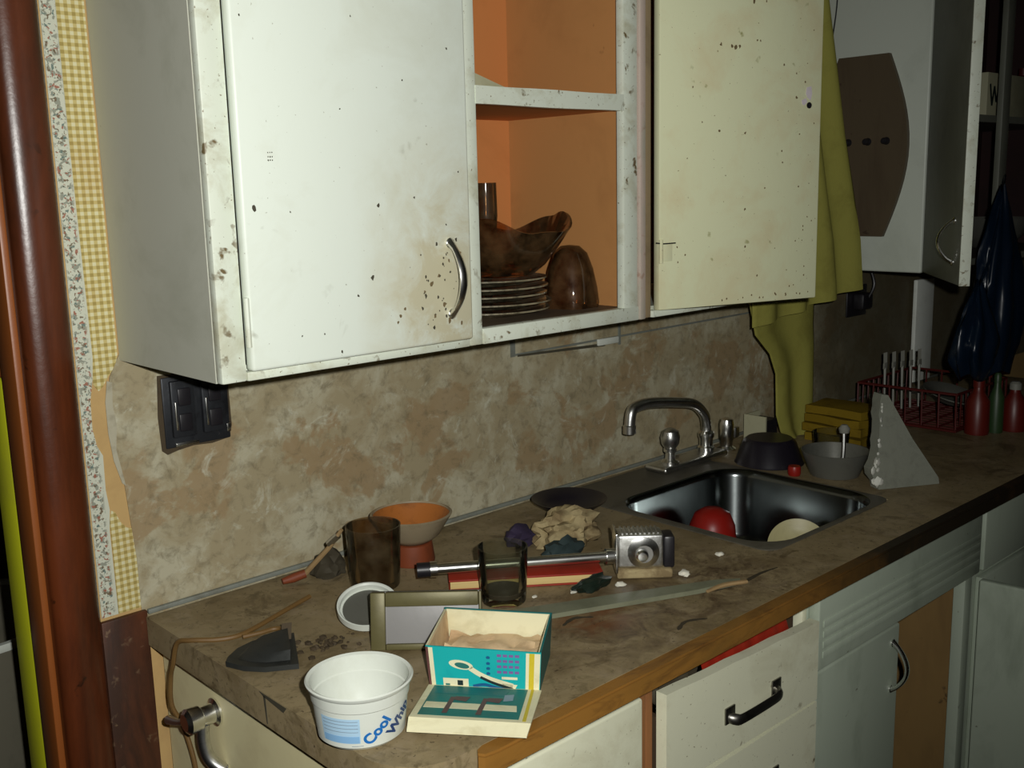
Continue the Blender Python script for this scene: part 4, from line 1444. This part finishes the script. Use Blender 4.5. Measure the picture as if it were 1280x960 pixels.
# cord
bm = B()
tube(bm, [(.205, -.128, Z + .004), (.165, -.142, Z + .0038), (.131, -.155, Z + .0038), (.085, -.172, Z + .0038), (.055, -.178, Z + .0038), (.03, -.168, Z + .0038), (.004, -.145, Z + .004), (-.006, -.122, Z - .004), (-.008, -.106, ZT - .04), (-.007, -.092, .845), (-.006, -.085, .80), (.008, -.088, .76), (.0145, -.10, .70), (.0145, -.10, .63)], .0036, 8, smooth=7)
tube(bm, [(.06, -.186, Z + .0038), (.085, -.192, Z + .0038), (.103, -.194, Z + .004), (.111, -.203, Z + .005), (.108, -.216, Z + .0078)], .0034, 8, smooth=6)
single('power_cord', bm, M['cord'], 'brown power cord trailing over the left end of the worktop', 'cord', (.05, -.17, Z))

# valve on the cabinet end
vx = .0195
v = thing('water_valve', 'chrome valve with a side lever on the left end of the base cabinet', 'valve', (vx, -.16, .80))
bm = B()
lathe(bm, [(0, 0), (.020, 0), (.020, .003), (.014, .006), (.013, .022), (.017, .025), (.018, .042), (.012, .047), (0, .047)], (vx, -.170, .812), 28, axis_mat((-1, 0, 0)))
make('valve_body', bm, M['chrome'], v)
bm = B()
tube(bm, [(vx - .036, -.166, .810), (vx - .038, -.13, .795), (vx - .036, -.095, .785)], [.006, .0045, .007], 10, smooth=4)
make('lever', bm, M['dullchrome'], v)
bm = B()
tube(bm, [(vx - .02, -.170, .800), (vx - .022, -.172, .775), (vx - .018, -.178, .75), (vx - .006, -.19, .735), (vx + .0, -.195, .733)], .009, 12, smooth=5)
make('outlet_pipe', bm, M['dullchrome'], v)

# plastic tub
TB = Vector((.034, -.508, Z))
tb_ = thing('plastic_tub', 'open white plastic tub with blue lettering near the worktop corner', 'tub', tuple(TB))
prof = [(0, 0), (.046, 0), (.050, .004), (.0545, .046), (.0560, .0475), (.0575, .060), (.0605, .0625), (.0615, .066), (.0600, .0675), (.0565, .0655), (.0560, .060), (.0545, .0475), (.0530, .046), (.0485, .006), (.045, .0022), (0, .0022)]
bm = B()
lathe(bm, prof, TB, 72)
make('tub_body', bm, M['tub'], tb_)
fdir = Vector((-.555, -.832, 0))
rdir = Vector((.832, -.555, 0))


def on_tub(u_, h, off=.0005):
    r = .050 + (.0545 - .050) * (h - .004) / .042
    ph = u_ / .051
    dd = fdir * math.cos(ph) + rdir * math.sin(ph)
    return TB + dd * (r + off) + Vector((0, 0, h))


def tub_patch(u0, u1, h0, h1, m, name, off=.0004):
    bm = B()
    n = 12
    rows = [[on_tub(u0 + (u1 - u0) * j / n, h, off) for j in range(n + 1)] for h in (h0, h1)]
    for j in range(n):
        q = [bm.verts.new(p) for p in (rows[0][j], rows[0][j + 1], rows[1][j + 1], rows[1][j])]
        bm.faces.new(q)
    bmesh.ops.remove_doubles(bm, verts=bm.verts[:], dist=1e-6)
    return make(name, bm, m, tb_)


tub_patch(-.048, -.002, .010, .0405, M['paleblue'], 'printed_panel', .0004)
tub_patch(-.046, -.003, .0105, .019, M['midblue'], 'printed_band', .0007)
for h in (.024, .0285, .033, .037):
    tub_patch(-.045, -.004, h, h + .0008, M['greyline'], 'printed_line', .0008)
tub_patch(-.012, .001, .0065, .0072, M['greyline'], 'printed_line', .0006)
for s, size, u0, h0, m, nm in (('Cool', .0185, .008, .0065, 'bluetext', 'lettering'), ('Whip', .0185, .030, .0185, 'navytext', 'lettering')):
    bm = text_bm(s, size, .0008)
    ang = math.radians(47)
    for vtx in bm.verts:
        x, y = vtx.co.x, vtx.co.y
        uu = u0 + x * math.cos(ang) - y * math.sin(ang)
        hh = h0 + x * math.sin(ang) * .92 + y * math.cos(ang) * .92
        if s == 'Whip':
            uu += .006
            hh -= .009
        vtx.co = on_tub(uu, min(hh, .0455), .0009)
    make(nm, bm, M[m], tb_)

# teal box with its lid folded down in front
FL, FR = Vector((.152, -.486, Z)), Vector((.236, -.594, Z))
ex = (FR - FL).normalized()
BW = (FR - FL).length
ey = Vector((-ex.y, ex.x, 0))
ez = Vector((0, 0, 1))
BD, BH = .106, .057
tbx = thing('cardboard_box', 'open teal cardboard box with a spoon picture and its lid folded down in front', 'box', tuple((FL + FR) / 2 + ey * BD / 2))
bmk = lambda f: (f, )


def bpt(a, b, c_):
    fl_ = 1 + .05 * c_ / BH
    return FL + ex * (BW / 2 + (a - BW / 2) * fl_) + ey * (BD / 2 + (b - BD / 2) * fl_) + ez * c_


def wall(p, q, r_, s_, inward, th_=.0022):
    bm = B()
    prism(bm, [p, q, r_, s_], Vector(inward) * th_)
    return bm


fw = make('front_wall', wall(bpt(0, 0, 0), bpt(BW, 0, 0), bpt(BW, 0, BH - .003), bpt(0, 0, BH), ey), M['teal'], tbx)
make('left_wall', wall(bpt(0, .0024, 0), bpt(0, BD - .0024, 0), bpt(0, BD - .0024, BH + .002), bpt(0, .0024, BH), ex), M['card'], tbx)
make('right_wall', wall(bpt(BW, .0024, 0), bpt(BW, BD - .0024, 0), bpt(BW, BD - .0024, BH + .002), bpt(BW, .0024, BH - .003), -ex), M['sideteal'], tbx)
make('back_wall', wall(bpt(0, BD, 0), bpt(BW, BD, 0), bpt(BW, BD, BH + .002), bpt(0, BD, BH + .004), -ey), M['sideteal'], tbx)
for nm, a, b in (('wall_lining', (.0028, BD - .0026), (BW - .0028, BD - .0026)),):
    make(nm, wall(bpt(a[0], a[1], .003), bpt(b[0], b[1], .003), bpt(b[0], b[1], BH + .001), bpt(a[0], a[1], BH + .003), -ey, .0012), M['card'], tbx)
make('wall_lining', wall(bpt(BW - .0026, .004, .003), bpt(BW - .0026, BD - .005, .003), bpt(BW - .0026, BD - .005, BH + .001), bpt(BW - .0026, .004, BH - .004), -ex, .0012), M['card'], tbx)
make('wall_lining', wall(bpt(.0026, .004, .003), bpt(.0026, BD - .005, .003), bpt(.0026, BD - .005, BH + .001), bpt(.0026, .004, BH - .001), ex, .0012), M['cardin'], tbx)
# crumpled brown paper inside
bm = B()
rows = []
for i in range(13):
    row = []
    for j in range(15):
        a, b = .006 + (BW - .012) * j / 14, .006 + (BD - .013) * i / 12
        h = .030 + .007 * mnoise.noise(Vector((j * .55, i * .55, 1.3))) + .004 * mnoise.noise(Vector((j * 1.7, i * 1.3, 4)))
        row.append(bpt(a, b, 0) + ez * h)
    rows.append(row)
ribbon_sheet(bm, rows, -.026, (0, 0, 1))
make('crumpled_paper', bm, M['cardin'], tbx)


def print_poly(parent, pts, m, name, base, lift=.0004, mk=None):
    bm = B()
    prism(bm, [base(a, b) - ey * lift if mk is None else base(a, b) + mk * lift for a, b in pts], (-ey if mk is None else mk) * .0002)
    return make(name, bm, m, parent)


fb = lambda s, t_: bpt(BW * s, 0, BH * .985 * t_)
rect = lambda a, b, c_, d_: [(a, c_), (b, c_), (b, d_), (a, d_)]
print_poly(fw, rect(.0, .022, 0, 1), M['redbrown'], 'printed_edge', fb)
print_poly(fw, rect(.022, .06, 0, .985), M['card'], 'printed_border', fb)
print_poly(fw, rect(.872, .90, 0, .945), M['card'], 'printed_border', fb)
print_poly(fw, rect(.90, .945, 0, .94), M['yellowprint'], 'printed_border', fb)
print_poly(fw, rect(.945, .995, 0, .94), M['card'], 'printed_border', fb)


def stroke(pts, w, base=None):
    P = smooth_path([(p[0] * BW, p[1] * BH, 0) for p in pts], 6)
    l, r_ = [], []
    n = len(P)
    for i, p in enumerate(P):
        t_ = (P[min(i + 1, n - 1)] - P[max(i - 1, 0)]).normalized()
        s_ = Vector((-t_.y, t_.x, 0)) * w
        l.append(((p + s_).x / BW, (p + s_).y / BH))
        r_.append(((p - s_).x / BW, (p - s_).y / BH))
    return l + r_[::-1]


def stroke_part(pts, w, m, name, lift=.0005):
    # built quad by quad so bends stay flat
    sp_ = stroke(pts, w)
    n = len(sp_) // 2
    bm = B()
    for i in range(n - 1):
        q = [sp_[i], sp_[i + 1], sp_[-2 - i], sp_[-1 - i]]
        bm.faces.new([bm.verts.new(fb(a, b) - ey * lift) for a, b in q])
    bmesh.ops.remove_doubles(bm, verts=bm.verts[:], dist=1e-6)
    return make(name, bm, m, fw)


# spoon: bowl outline and handle
ell = [(.30 + .105 * math.cos(a) + .02 * math.sin(a), .60 + .10 * math.sin(a) - .055 * math.cos(a)) for a in [2 * PI * k / 20 for k in range(21)]]
print_poly(fw, [(p[0], p[1]) for p in ell[:-1]], M['card'], 'printed_spoon_bowl', fb, .0004)
ell2 = [(.31 + .062 * math.cos(a) + .02 * math.sin(a), .585 + .055 * math.sin(a) - .045 * math.cos(a)) for a in [2 * PI * k / 18 for k in range(18)]]
print_poly(fw, ell2, M['darkteal'], 'printed_spoon_hollow', fb, .0007)
stroke_part([(.38, .53), (.46, .40), (.56, .29), (.70, .19), (.76, .15)], .0032, M['card'], 'printed_spoon_handle', .0006)
stroke_part([(.47, .33), (.58, .21), (.70, .12), (.76, .07)], .0018, M['blackprint'], 'printed_shadow', .0009)
print_poly(fw, rect(.13, .36, .07, .27), M['card'], 'printed_block', fb, .0004)
print_poly(fw, rect(.26, .31, .11, .23), M['blackprint'], 'printed_block', fb, .0007)
print_poly(fw, rect(.15, .19, .10, .14), M['darkteal'], 'printed_block', fb, .0007)
stroke_part([(.40, .10), (.50, .15), (.60, .10), (.72, .04)], .002, M['bluedot'], 'printed_curve', .0004)
print_poly(fw, rect(.66, .80, .30, .36), M['card'], 'printed_block', fb, .0004)
print_poly(fw, [(.66, .2), (.8, .18), (.78, .08), (.7, .06)], M['card'], 'printed_block', fb, .0004)
for t_ in (.42, .54, .66, .80):
    print_poly(fw, [(.528, t_ - .03), (.556, t_ - .03), (.560, t_ + .02), (.542, t_ + .04), (.524, t_ + .02)], M['bluedot'], 'printed_mark', fb)
for k, t_ in enumerate((.47, .60, .73, .86)):
    for q in range(4):
        print_poly(fw, rect(.62 + q * .052, .658 + q * .052, t_ - .03, t_ + .03), M['purple'], 'printed_mark', fb)
# lid folded down
HL, HR = FL - ey * .001, FR - ey * .001
LD = .103
lz = lambda a, b: HL + (HR - HL) * a - ey * (b * LD) + ez * (.0030 + .012 * b)
bm = B()
prism(bm, [lz(-.01, 0), lz(1.02, 0), lz(1.03, 1), lz(.0, 1)], ez * .0022)
lid = make('lid', bm, M['card'], tbx)
lb = lambda a, b: lz(a, b) + ez * .0023
up = ez


def lid_print(pts, m, name, lift=.0003):
    return print_poly(lid, pts, m, name, lb, lift, up)


lid_print([(.05, .03), (.90, .03), (.92, .93), (.06, .93)], M['darkteal'], 'printed_field')
lid_print([(.07, .55), (.86, .55), (.88, .72), (.07, .72)], M['card'], 'printed_band', .0006)
lid_print([(.93, .02), (.955, .02), (.985, .97), (.955, .97)], M['yellowprint'], 'printed_edge', .0004)
for a in (.26, .55):
    lid_print([(a, .38), (a + .04, .38), (a + .04, .86), (a - .005, .86)], M['redbrown'], 'printed_leg', .0009)
    lid_print([(a + .04, .36), (a + .17, .36), (a + .15, .50), (a + .04, .46)], M['redbrown'], 'printed_leg', .0009)
lid_print([(.09, .08), (.75, .08), (.72, .28), (.09, .28)], M['sideteal'], 'printed_field', .0006)
lid_print([(.72, .25), (.80, .22), (.81, .40), (.73, .44)], M['greyline'], 'printed_mark', .0009)
bm = B()
prism(bm, [lz(.0, 1.005), lz(1.03, 1.005), lz(1.01, 1.15) - ez * .009, lz(.01, 1.15) - ez * .010], ez * .002)
make('lid_flap', bm, M['card'], tbx)

# framed olive panel standing upright
t = thing('metal_tray', 'olive metal tray with a grey lavender face standing on edge behind the teal box', 'tray', (.21, -.40, Z))
A = Vector((.1635, -.345, Z))
tx = Vector((.133, -.125, 0)).normalized()
ty = Vector((-tx.y, tx.x, 0))
tz = (Vector((0, 0, 1)) + ty * .22).normalized()
tn = tx.cross(tz)
if tn.dot(ty) > 0:
    tn = -tn
LT, HT = .150, .077
bm = B()
obox(bm, A, tx, tn, tz, (0, -.012, 0), (LT, -.004, HT), .001)
make('tray_plate', bm, M['lavender'], t)
for a, b, nm in (((0, -.014, 0), (.020, .002, HT), 'side_rim'), ((LT - .004, -.014, 0), (LT, .002, HT), 'side_rim'), ((.0202, -.014, HT - .019), (LT - .0042, .002, HT), 'top_rim'), ((.0202, -.014, 0), (LT - .0042, .002, .008), 'bottom_rim')):
    bm = B()
    obox(bm, A, tx, tn, tz, a, b, .0015)
    make(nm, bm, M['olive'], t)

# long grey-green slat
bm = B()
pa, pb_ = Vector((.335, -.395, Z)), Vector((.705, -.560, Z))
sx = (pb_ - pa).normalized()
sy_ = Vector((-sx.y, sx.x, 0))
LL = (pb_ - pa).length
prism(bm, [pa + sx * a + sy_ * b for a, b in ((0, -.019), (LL * .8, -.016), (LL * .97, -.008), (LL, 0), (LL * .9, .010), (LL * .5, .016), (0, .019))], (0, 0, .007))
single('slat', bm, M['slat'], 'long flat grey-green slat lying along the worktop from the teal box', 'slat', tuple(pa))
# white lid leaning on rubble behind the tray
bm = B()
lathe(bm, [(0, .0), (.040, .0), (.0435, .002), (.0435, .012), (.0415, .012), (.0395, .010), (.0395, .0025), (0, .0025)], (.216, -.266, Z + .0195), 48, axis_mat((-.24, -.30, .92)))
wl = thing('tub_lid', 'round white lid tilted against rubble behind the olive tray', 'lid', (.21, -.26, Z))
make('lid_disc', bm, M['tub'], wl)
bm = B()
lathe(bm, [(0, .0028), (.036, .0028), (.036, .0034), (0, .0034)], (.216, -.266, Z + .0195), 40, axis_mat((-.24, -.30, .92)))
make('lid_panel', bm, M['greybowl'], wl)

# clear tumbler
def tumbler(c, r, h, m, name, label, res=None):
    t = thing(name, label, 'glass', c)
    bm = B()
    lathe(bm, [(0, 0), (r * .86, 0), (r * .90, .003), (r * .96, h * .5), (r, h), (r - .0022, h), (r * .96 - .0024, h * .5), (r * .88 - .003, .010), (0, .008)], c, 48)
    make('tumbler_body', bm, m, t)
    if res:
        bm = B()
        lathe(bm, [(0, .0088), (r * .80, .0108), (r * .855, res), (r * .5, res + .002), (0, res + .001)], c, 40)
        make('residue', bm, M['sediment'], t)
    return t


tumbler((.405, -.347, Z + .0005), .0375, .085, M['glass'], 'glass_tumbler', 'clear glass tumbler in front of the chrome pipe', .018)
tumbler((.310, -.153, Z), .043, .098, M['brownglass'], 'brown_tumbler', 'brown tinted glass tumbler with dark residue in front of the rust coloured bowl', .045)
# footed bowl
fbw = thing('footed_bowl', 'cream stoneware bowl with a rust orange inside behind the brown tumbler', 'bowl', (.416, -.112, Z))
cb = Vector((.416, -.112, Z))
bm = B()
lathe(bm, [(0, .036), (.030, .036), (.046, .048), (.066, .080), (.068, .083), (.064, .0845), (.0635, .081), (.043, .052), (.027, .041), (0, .041)], cb, 48)
make('bowl_body', bm, M['stone'], fbw)
bm = B()
lathe(bm, [(0, .0413), (.026, .0413), (.0425, .0525), (.0632, .0815), (.0618, .0815), (.041, .0535), (.025, .043), (0, .043)], cb, 48)
make('glazed_inside', bm, M['clay'], fbw)
bm = B()
lathe(bm, [(0, 0), (.036, 0), (.037, .004), (.033, .034), (.030, .0358), (0, .0358)], cb, 36)
make('foot', bm, M['terracotta'], fbw)

# rag lump and stick with a red tip
bm = B()
lump(bm, (.283, -.062, Z), (.026, .024, .026), 3, .5)
single('dark_rag', bm, M['darkrag'], 'dark crumpled rag by the wall left of the brown tumbler', 'rag', (.283, -.062, Z))
t = thing('stick', 'thin stick with a red end leaning from the wall to the brown tumbler', 'stick', (.225, -.06, Z))
bm = B()
tube(bm, [(.240, -.062, Z + .014), (.262, -.100, Z + .06), (.273, -.122, Z + .092)], [.0045, .004, .003], 8)
make('shaft', bm, M['wood'], t)
bm = B()
tube(bm, [(.205, -.050, Z + .007), (.222, -.054, Z + .009), (.240, -.062, Z + .014)], [.005, .0075, .007], 10)
make('red_end', bm, M['terracotta'], t)
bm = B()
tube(bm, [(.262, -.100, Z + .066), (.270, -.116, Z + .082)], .0056, 8)
make('ferrule', bm, M['dullchrome'], t)

# red book
t = thing('red_book', 'flat red covered book lying under the chrome pipe', 'book', (.47, -.33, Z))
A = Vector((.372, -.262, Z))
b1 = Vector((.560, -.408, Z))
kx = (b1 - A).normalized()
ky = Vector((-kx.y, kx.x, 0))
KL = (b1 - A).length
bm = B()
obox(bm, A, kx, ky, ez, (0, .002, .0026), (KL - .002, .075, .0145), .0006)
make('pages', bm, M['pages'], t)
bm = B()
obox(bm, A, kx, ky, ez, (-.002, 0, 0), (KL, .078, .0025), .0006)
make('cover', bm, M['redcover'], t)
bm = B()
obox(bm, A, kx, ky, ez, (-.002, 0, .0146), (KL, .078, .0175), .0006)
make('cover', bm, M['redcover'], t)

# chrome pipe with a bracket head
cp = thing('chrome_fitting', 'chrome pipe with a square bracket head lying across the red book', 'fitting', (.58, -.37, Z))
P0 = Vector((.337, -.232, .947))
P1 = Vector((.592, -.405, .9455))
pd = (P1 - P0).normalized()
bm = B()
tube(bm, [P0 + pd * .022, P1], .0085, 18)
make('pipe', bm, M['chrome'], cp)
bm = B()
tube(bm, [P0 - pd * .004, P0 + pd * .018], .0115, 16)
make('rubber_end', bm, M['black'], cp)
bm = B()
tube(bm, [P0 + pd * .016, P0 + pd * .027], .0125, 18)
tube(bm, [P1 - pd * .016, P1 - pd * .002], .0125, 18)
make('collar', bm, M['chrome'], cp)
hx = Vector((.745, -.667, 0)).normalized()
hy = Vector((-hx.y, hx.x, 0))
HO = Vector((.592, -.409, Z))
bm = B()
obox(bm, HO, hx, hy, ez, (0, -.004, .016), (.072, .038, .070), .004, 3)
hd = make('bracket_head', bm, M['brushed'], cp)
bm = B()
for k in range(9):
    obox(bm, HO, hx, hy, ez, (.006 + k * .007, .0, .0702), (.0095 + k * .007, .036, .0725), .0005, 1)
make('ridges', bm, M['brushed'], hd)['kind'] = 'stuff'
bm = B()
lathe(bm, [(0, 0), (.025, 0), (.025, .003), (.016, .007), (.014, .010), (0, .010)], HO + hx * .040 - hy * .0042 + ez * .042, 32, axis_mat(-hy))
make('hub', bm, M['dullchrome'], hd)
bm = B()
lathe(bm, [(0, 0), (.009, 0), (.010, .005), (.007, .010), (0, .011)], HO + hx * .036 - hy * .0144 + ez * .041, 20, axis_mat(-hy))
make('bolt', bm, M['chrome'], hd)
bm = B()
obox(bm, HO, hx, hy, ez, (-.004, -.010, .010), (.0, .042, .074), .001)
make('end_plate', bm, M['chrome'], hd)
bm = B()
obox(bm, HO, hx, hy, ez, (.0722, -.003, .014), (.090, .034, .066), .004)
make('black_cap', bm, M['black'], cp)
bm = B()
obox(bm, HO, hx, hy, ez, (-.002, -.010, 0), (.086, .045, .0155), .004, 3)
make('cream_base', bm, M['rag'], cp)

# crumpled cloths behind it
bm = B()
lump(bm, (.668, -.228, Z), (.062, .046, .038), 5, .45, 2.2, 4)
single('beige_rag', bm, M['rag'], 'crumpled dirty beige cloth behind the chrome pipe', 'cloth', (.668, -.228, Z))
bm = B()
lump(bm, (.588, -.292, Z), (.040, .022, .024), 8, .4, 2.0, 3)
single('teal_rag', bm, M['tealrag'], 'dark teal scrap of cloth below the beige cloth behind the pipe', 'cloth', (.588, -.292, Z))
bm = B()
lump(bm, (.600, -.178, Z), (.026, .026, .02), 9, .4, 2.0, 3)
single('purple_rag', bm, M['purplerag'], 'dark purple scrap of cloth left of the beige cloth', 'cloth', (.6, -.178, Z))
# black shallow dish by the wall
bm = B()
lathe(bm, [(0, 0), (.030, 0), (.050, .012), (.070, .026), (.072, .029), (.069, .029), (.048, .015), (.028, .004), (0, .004)], (.782, -.122, Z), 44)
single('black_dish', bm, M['blackpan'], 'shallow black dish near the wall left of the sink', 'dish', (.782, -.122, Z))
# black-green crumpled plastic in front of the book
bm = B()
lump(bm, (.520, -.423, Z + .007), (.034, .014, .013), 12, .45, 2.0, 3)
single('crumpled_plastic', bm, M['blackgreen'], 'crumpled black-green plastic on the slat in front of the red book', 'plastic', (.52, -.423, Z + .007))
# foam bits
bits = [(.486, -.414, .0070, .006, 'shiny pale crumb on the slat left of the black-green plastic'), (.556, -.447, .0070, .009, 'white crumb between the black-green plastic and the chrome head'),
        (.672, -.478, 0, .010, 'flat white crumb beside the foot of the chrome head'), (.783, -.466, 0, .008, 'lone white crumb on the worktop before the sink'), (.445, -.372, .0, .004, 'tiny pale crumb right of the clear tumbler'),
        (.60, -.525, 0, .005, 'tiny pale crumb on the dark stain before the slat'), (.575, -.508, .0, .004, 'smaller pale crumb on the stain near the slat')]
for i, (x, y, dz, s, lab) in enumerate(bits):
    bm = B()
    lump(bm, (x, y, Z + dz), (s, s * .8, s * .5), 20 + i, .5, 2, 2)
    single('crumb', bm, M['crumb'], lab, 'crumb', (x, y, Z + dz), 'pale crumbs on the worktop')
bm = B()
for i in range(46):
    a = rnd.gauss(0, 1)
    b = rnd.gauss(0, 1)
    s = rnd.uniform(.0015, .0055)
    lump(bm, (.135 + .022 * a, -.283 + .014 * b - .2 * .022 * a, Z), (s, s, s * .7), i, .5, 2, 1)
o = single('rubble', bm, M['soot'], 'little heap of dark grit behind the white tub', 'rubble', (.135, -.283, Z))
o['kind'] = 'stuff'
bm = B()
lump(bm, (.242, -.236, Z), (.026, .020, .011), 31, .4, 2, 3)
single('dark_lump', bm, M['darkrag'], 'flat dark lump propping up the round white lid', 'lump', (.242, -.236, Z))
bm = B()
tube(bm, [(.632, -.552, Z + .0045), (.668, -.556, Z + .0055), (.705, -.572, Z + .005)], [.003, .0045, .004], 8, flat=((0, 0, 1), .8), smooth=4)
o = single('wood_splinter', bm, M['wood'], 'pale wood splinter at the tip of the slat', 'splinter', (.66, -.56, Z))

# ------------------------------------------------------------------ seen through the doorway
bn = thing('metal_bin', 'grey metal bin with a pale rim seen through the doorway at the far left', 'bin', (-.06, .62, 0))
bm = B()
lathe(bm, [(0, 0), (.17, 0), (.19, .745), (.185, .745), (.165, .01), (0, .01)], (-.10, .62, 0), 40)
make('bin_body', bm, M['binmetal'], bn)
bm = B()
lathe(bm, [(.186, .740), (.197, .740), (.199, .747), (.197, .754), (.186, .754), (.186, .740)], (-.10, .62, 0), 40)
make('bin_rim', bm, M['tub'], bn)
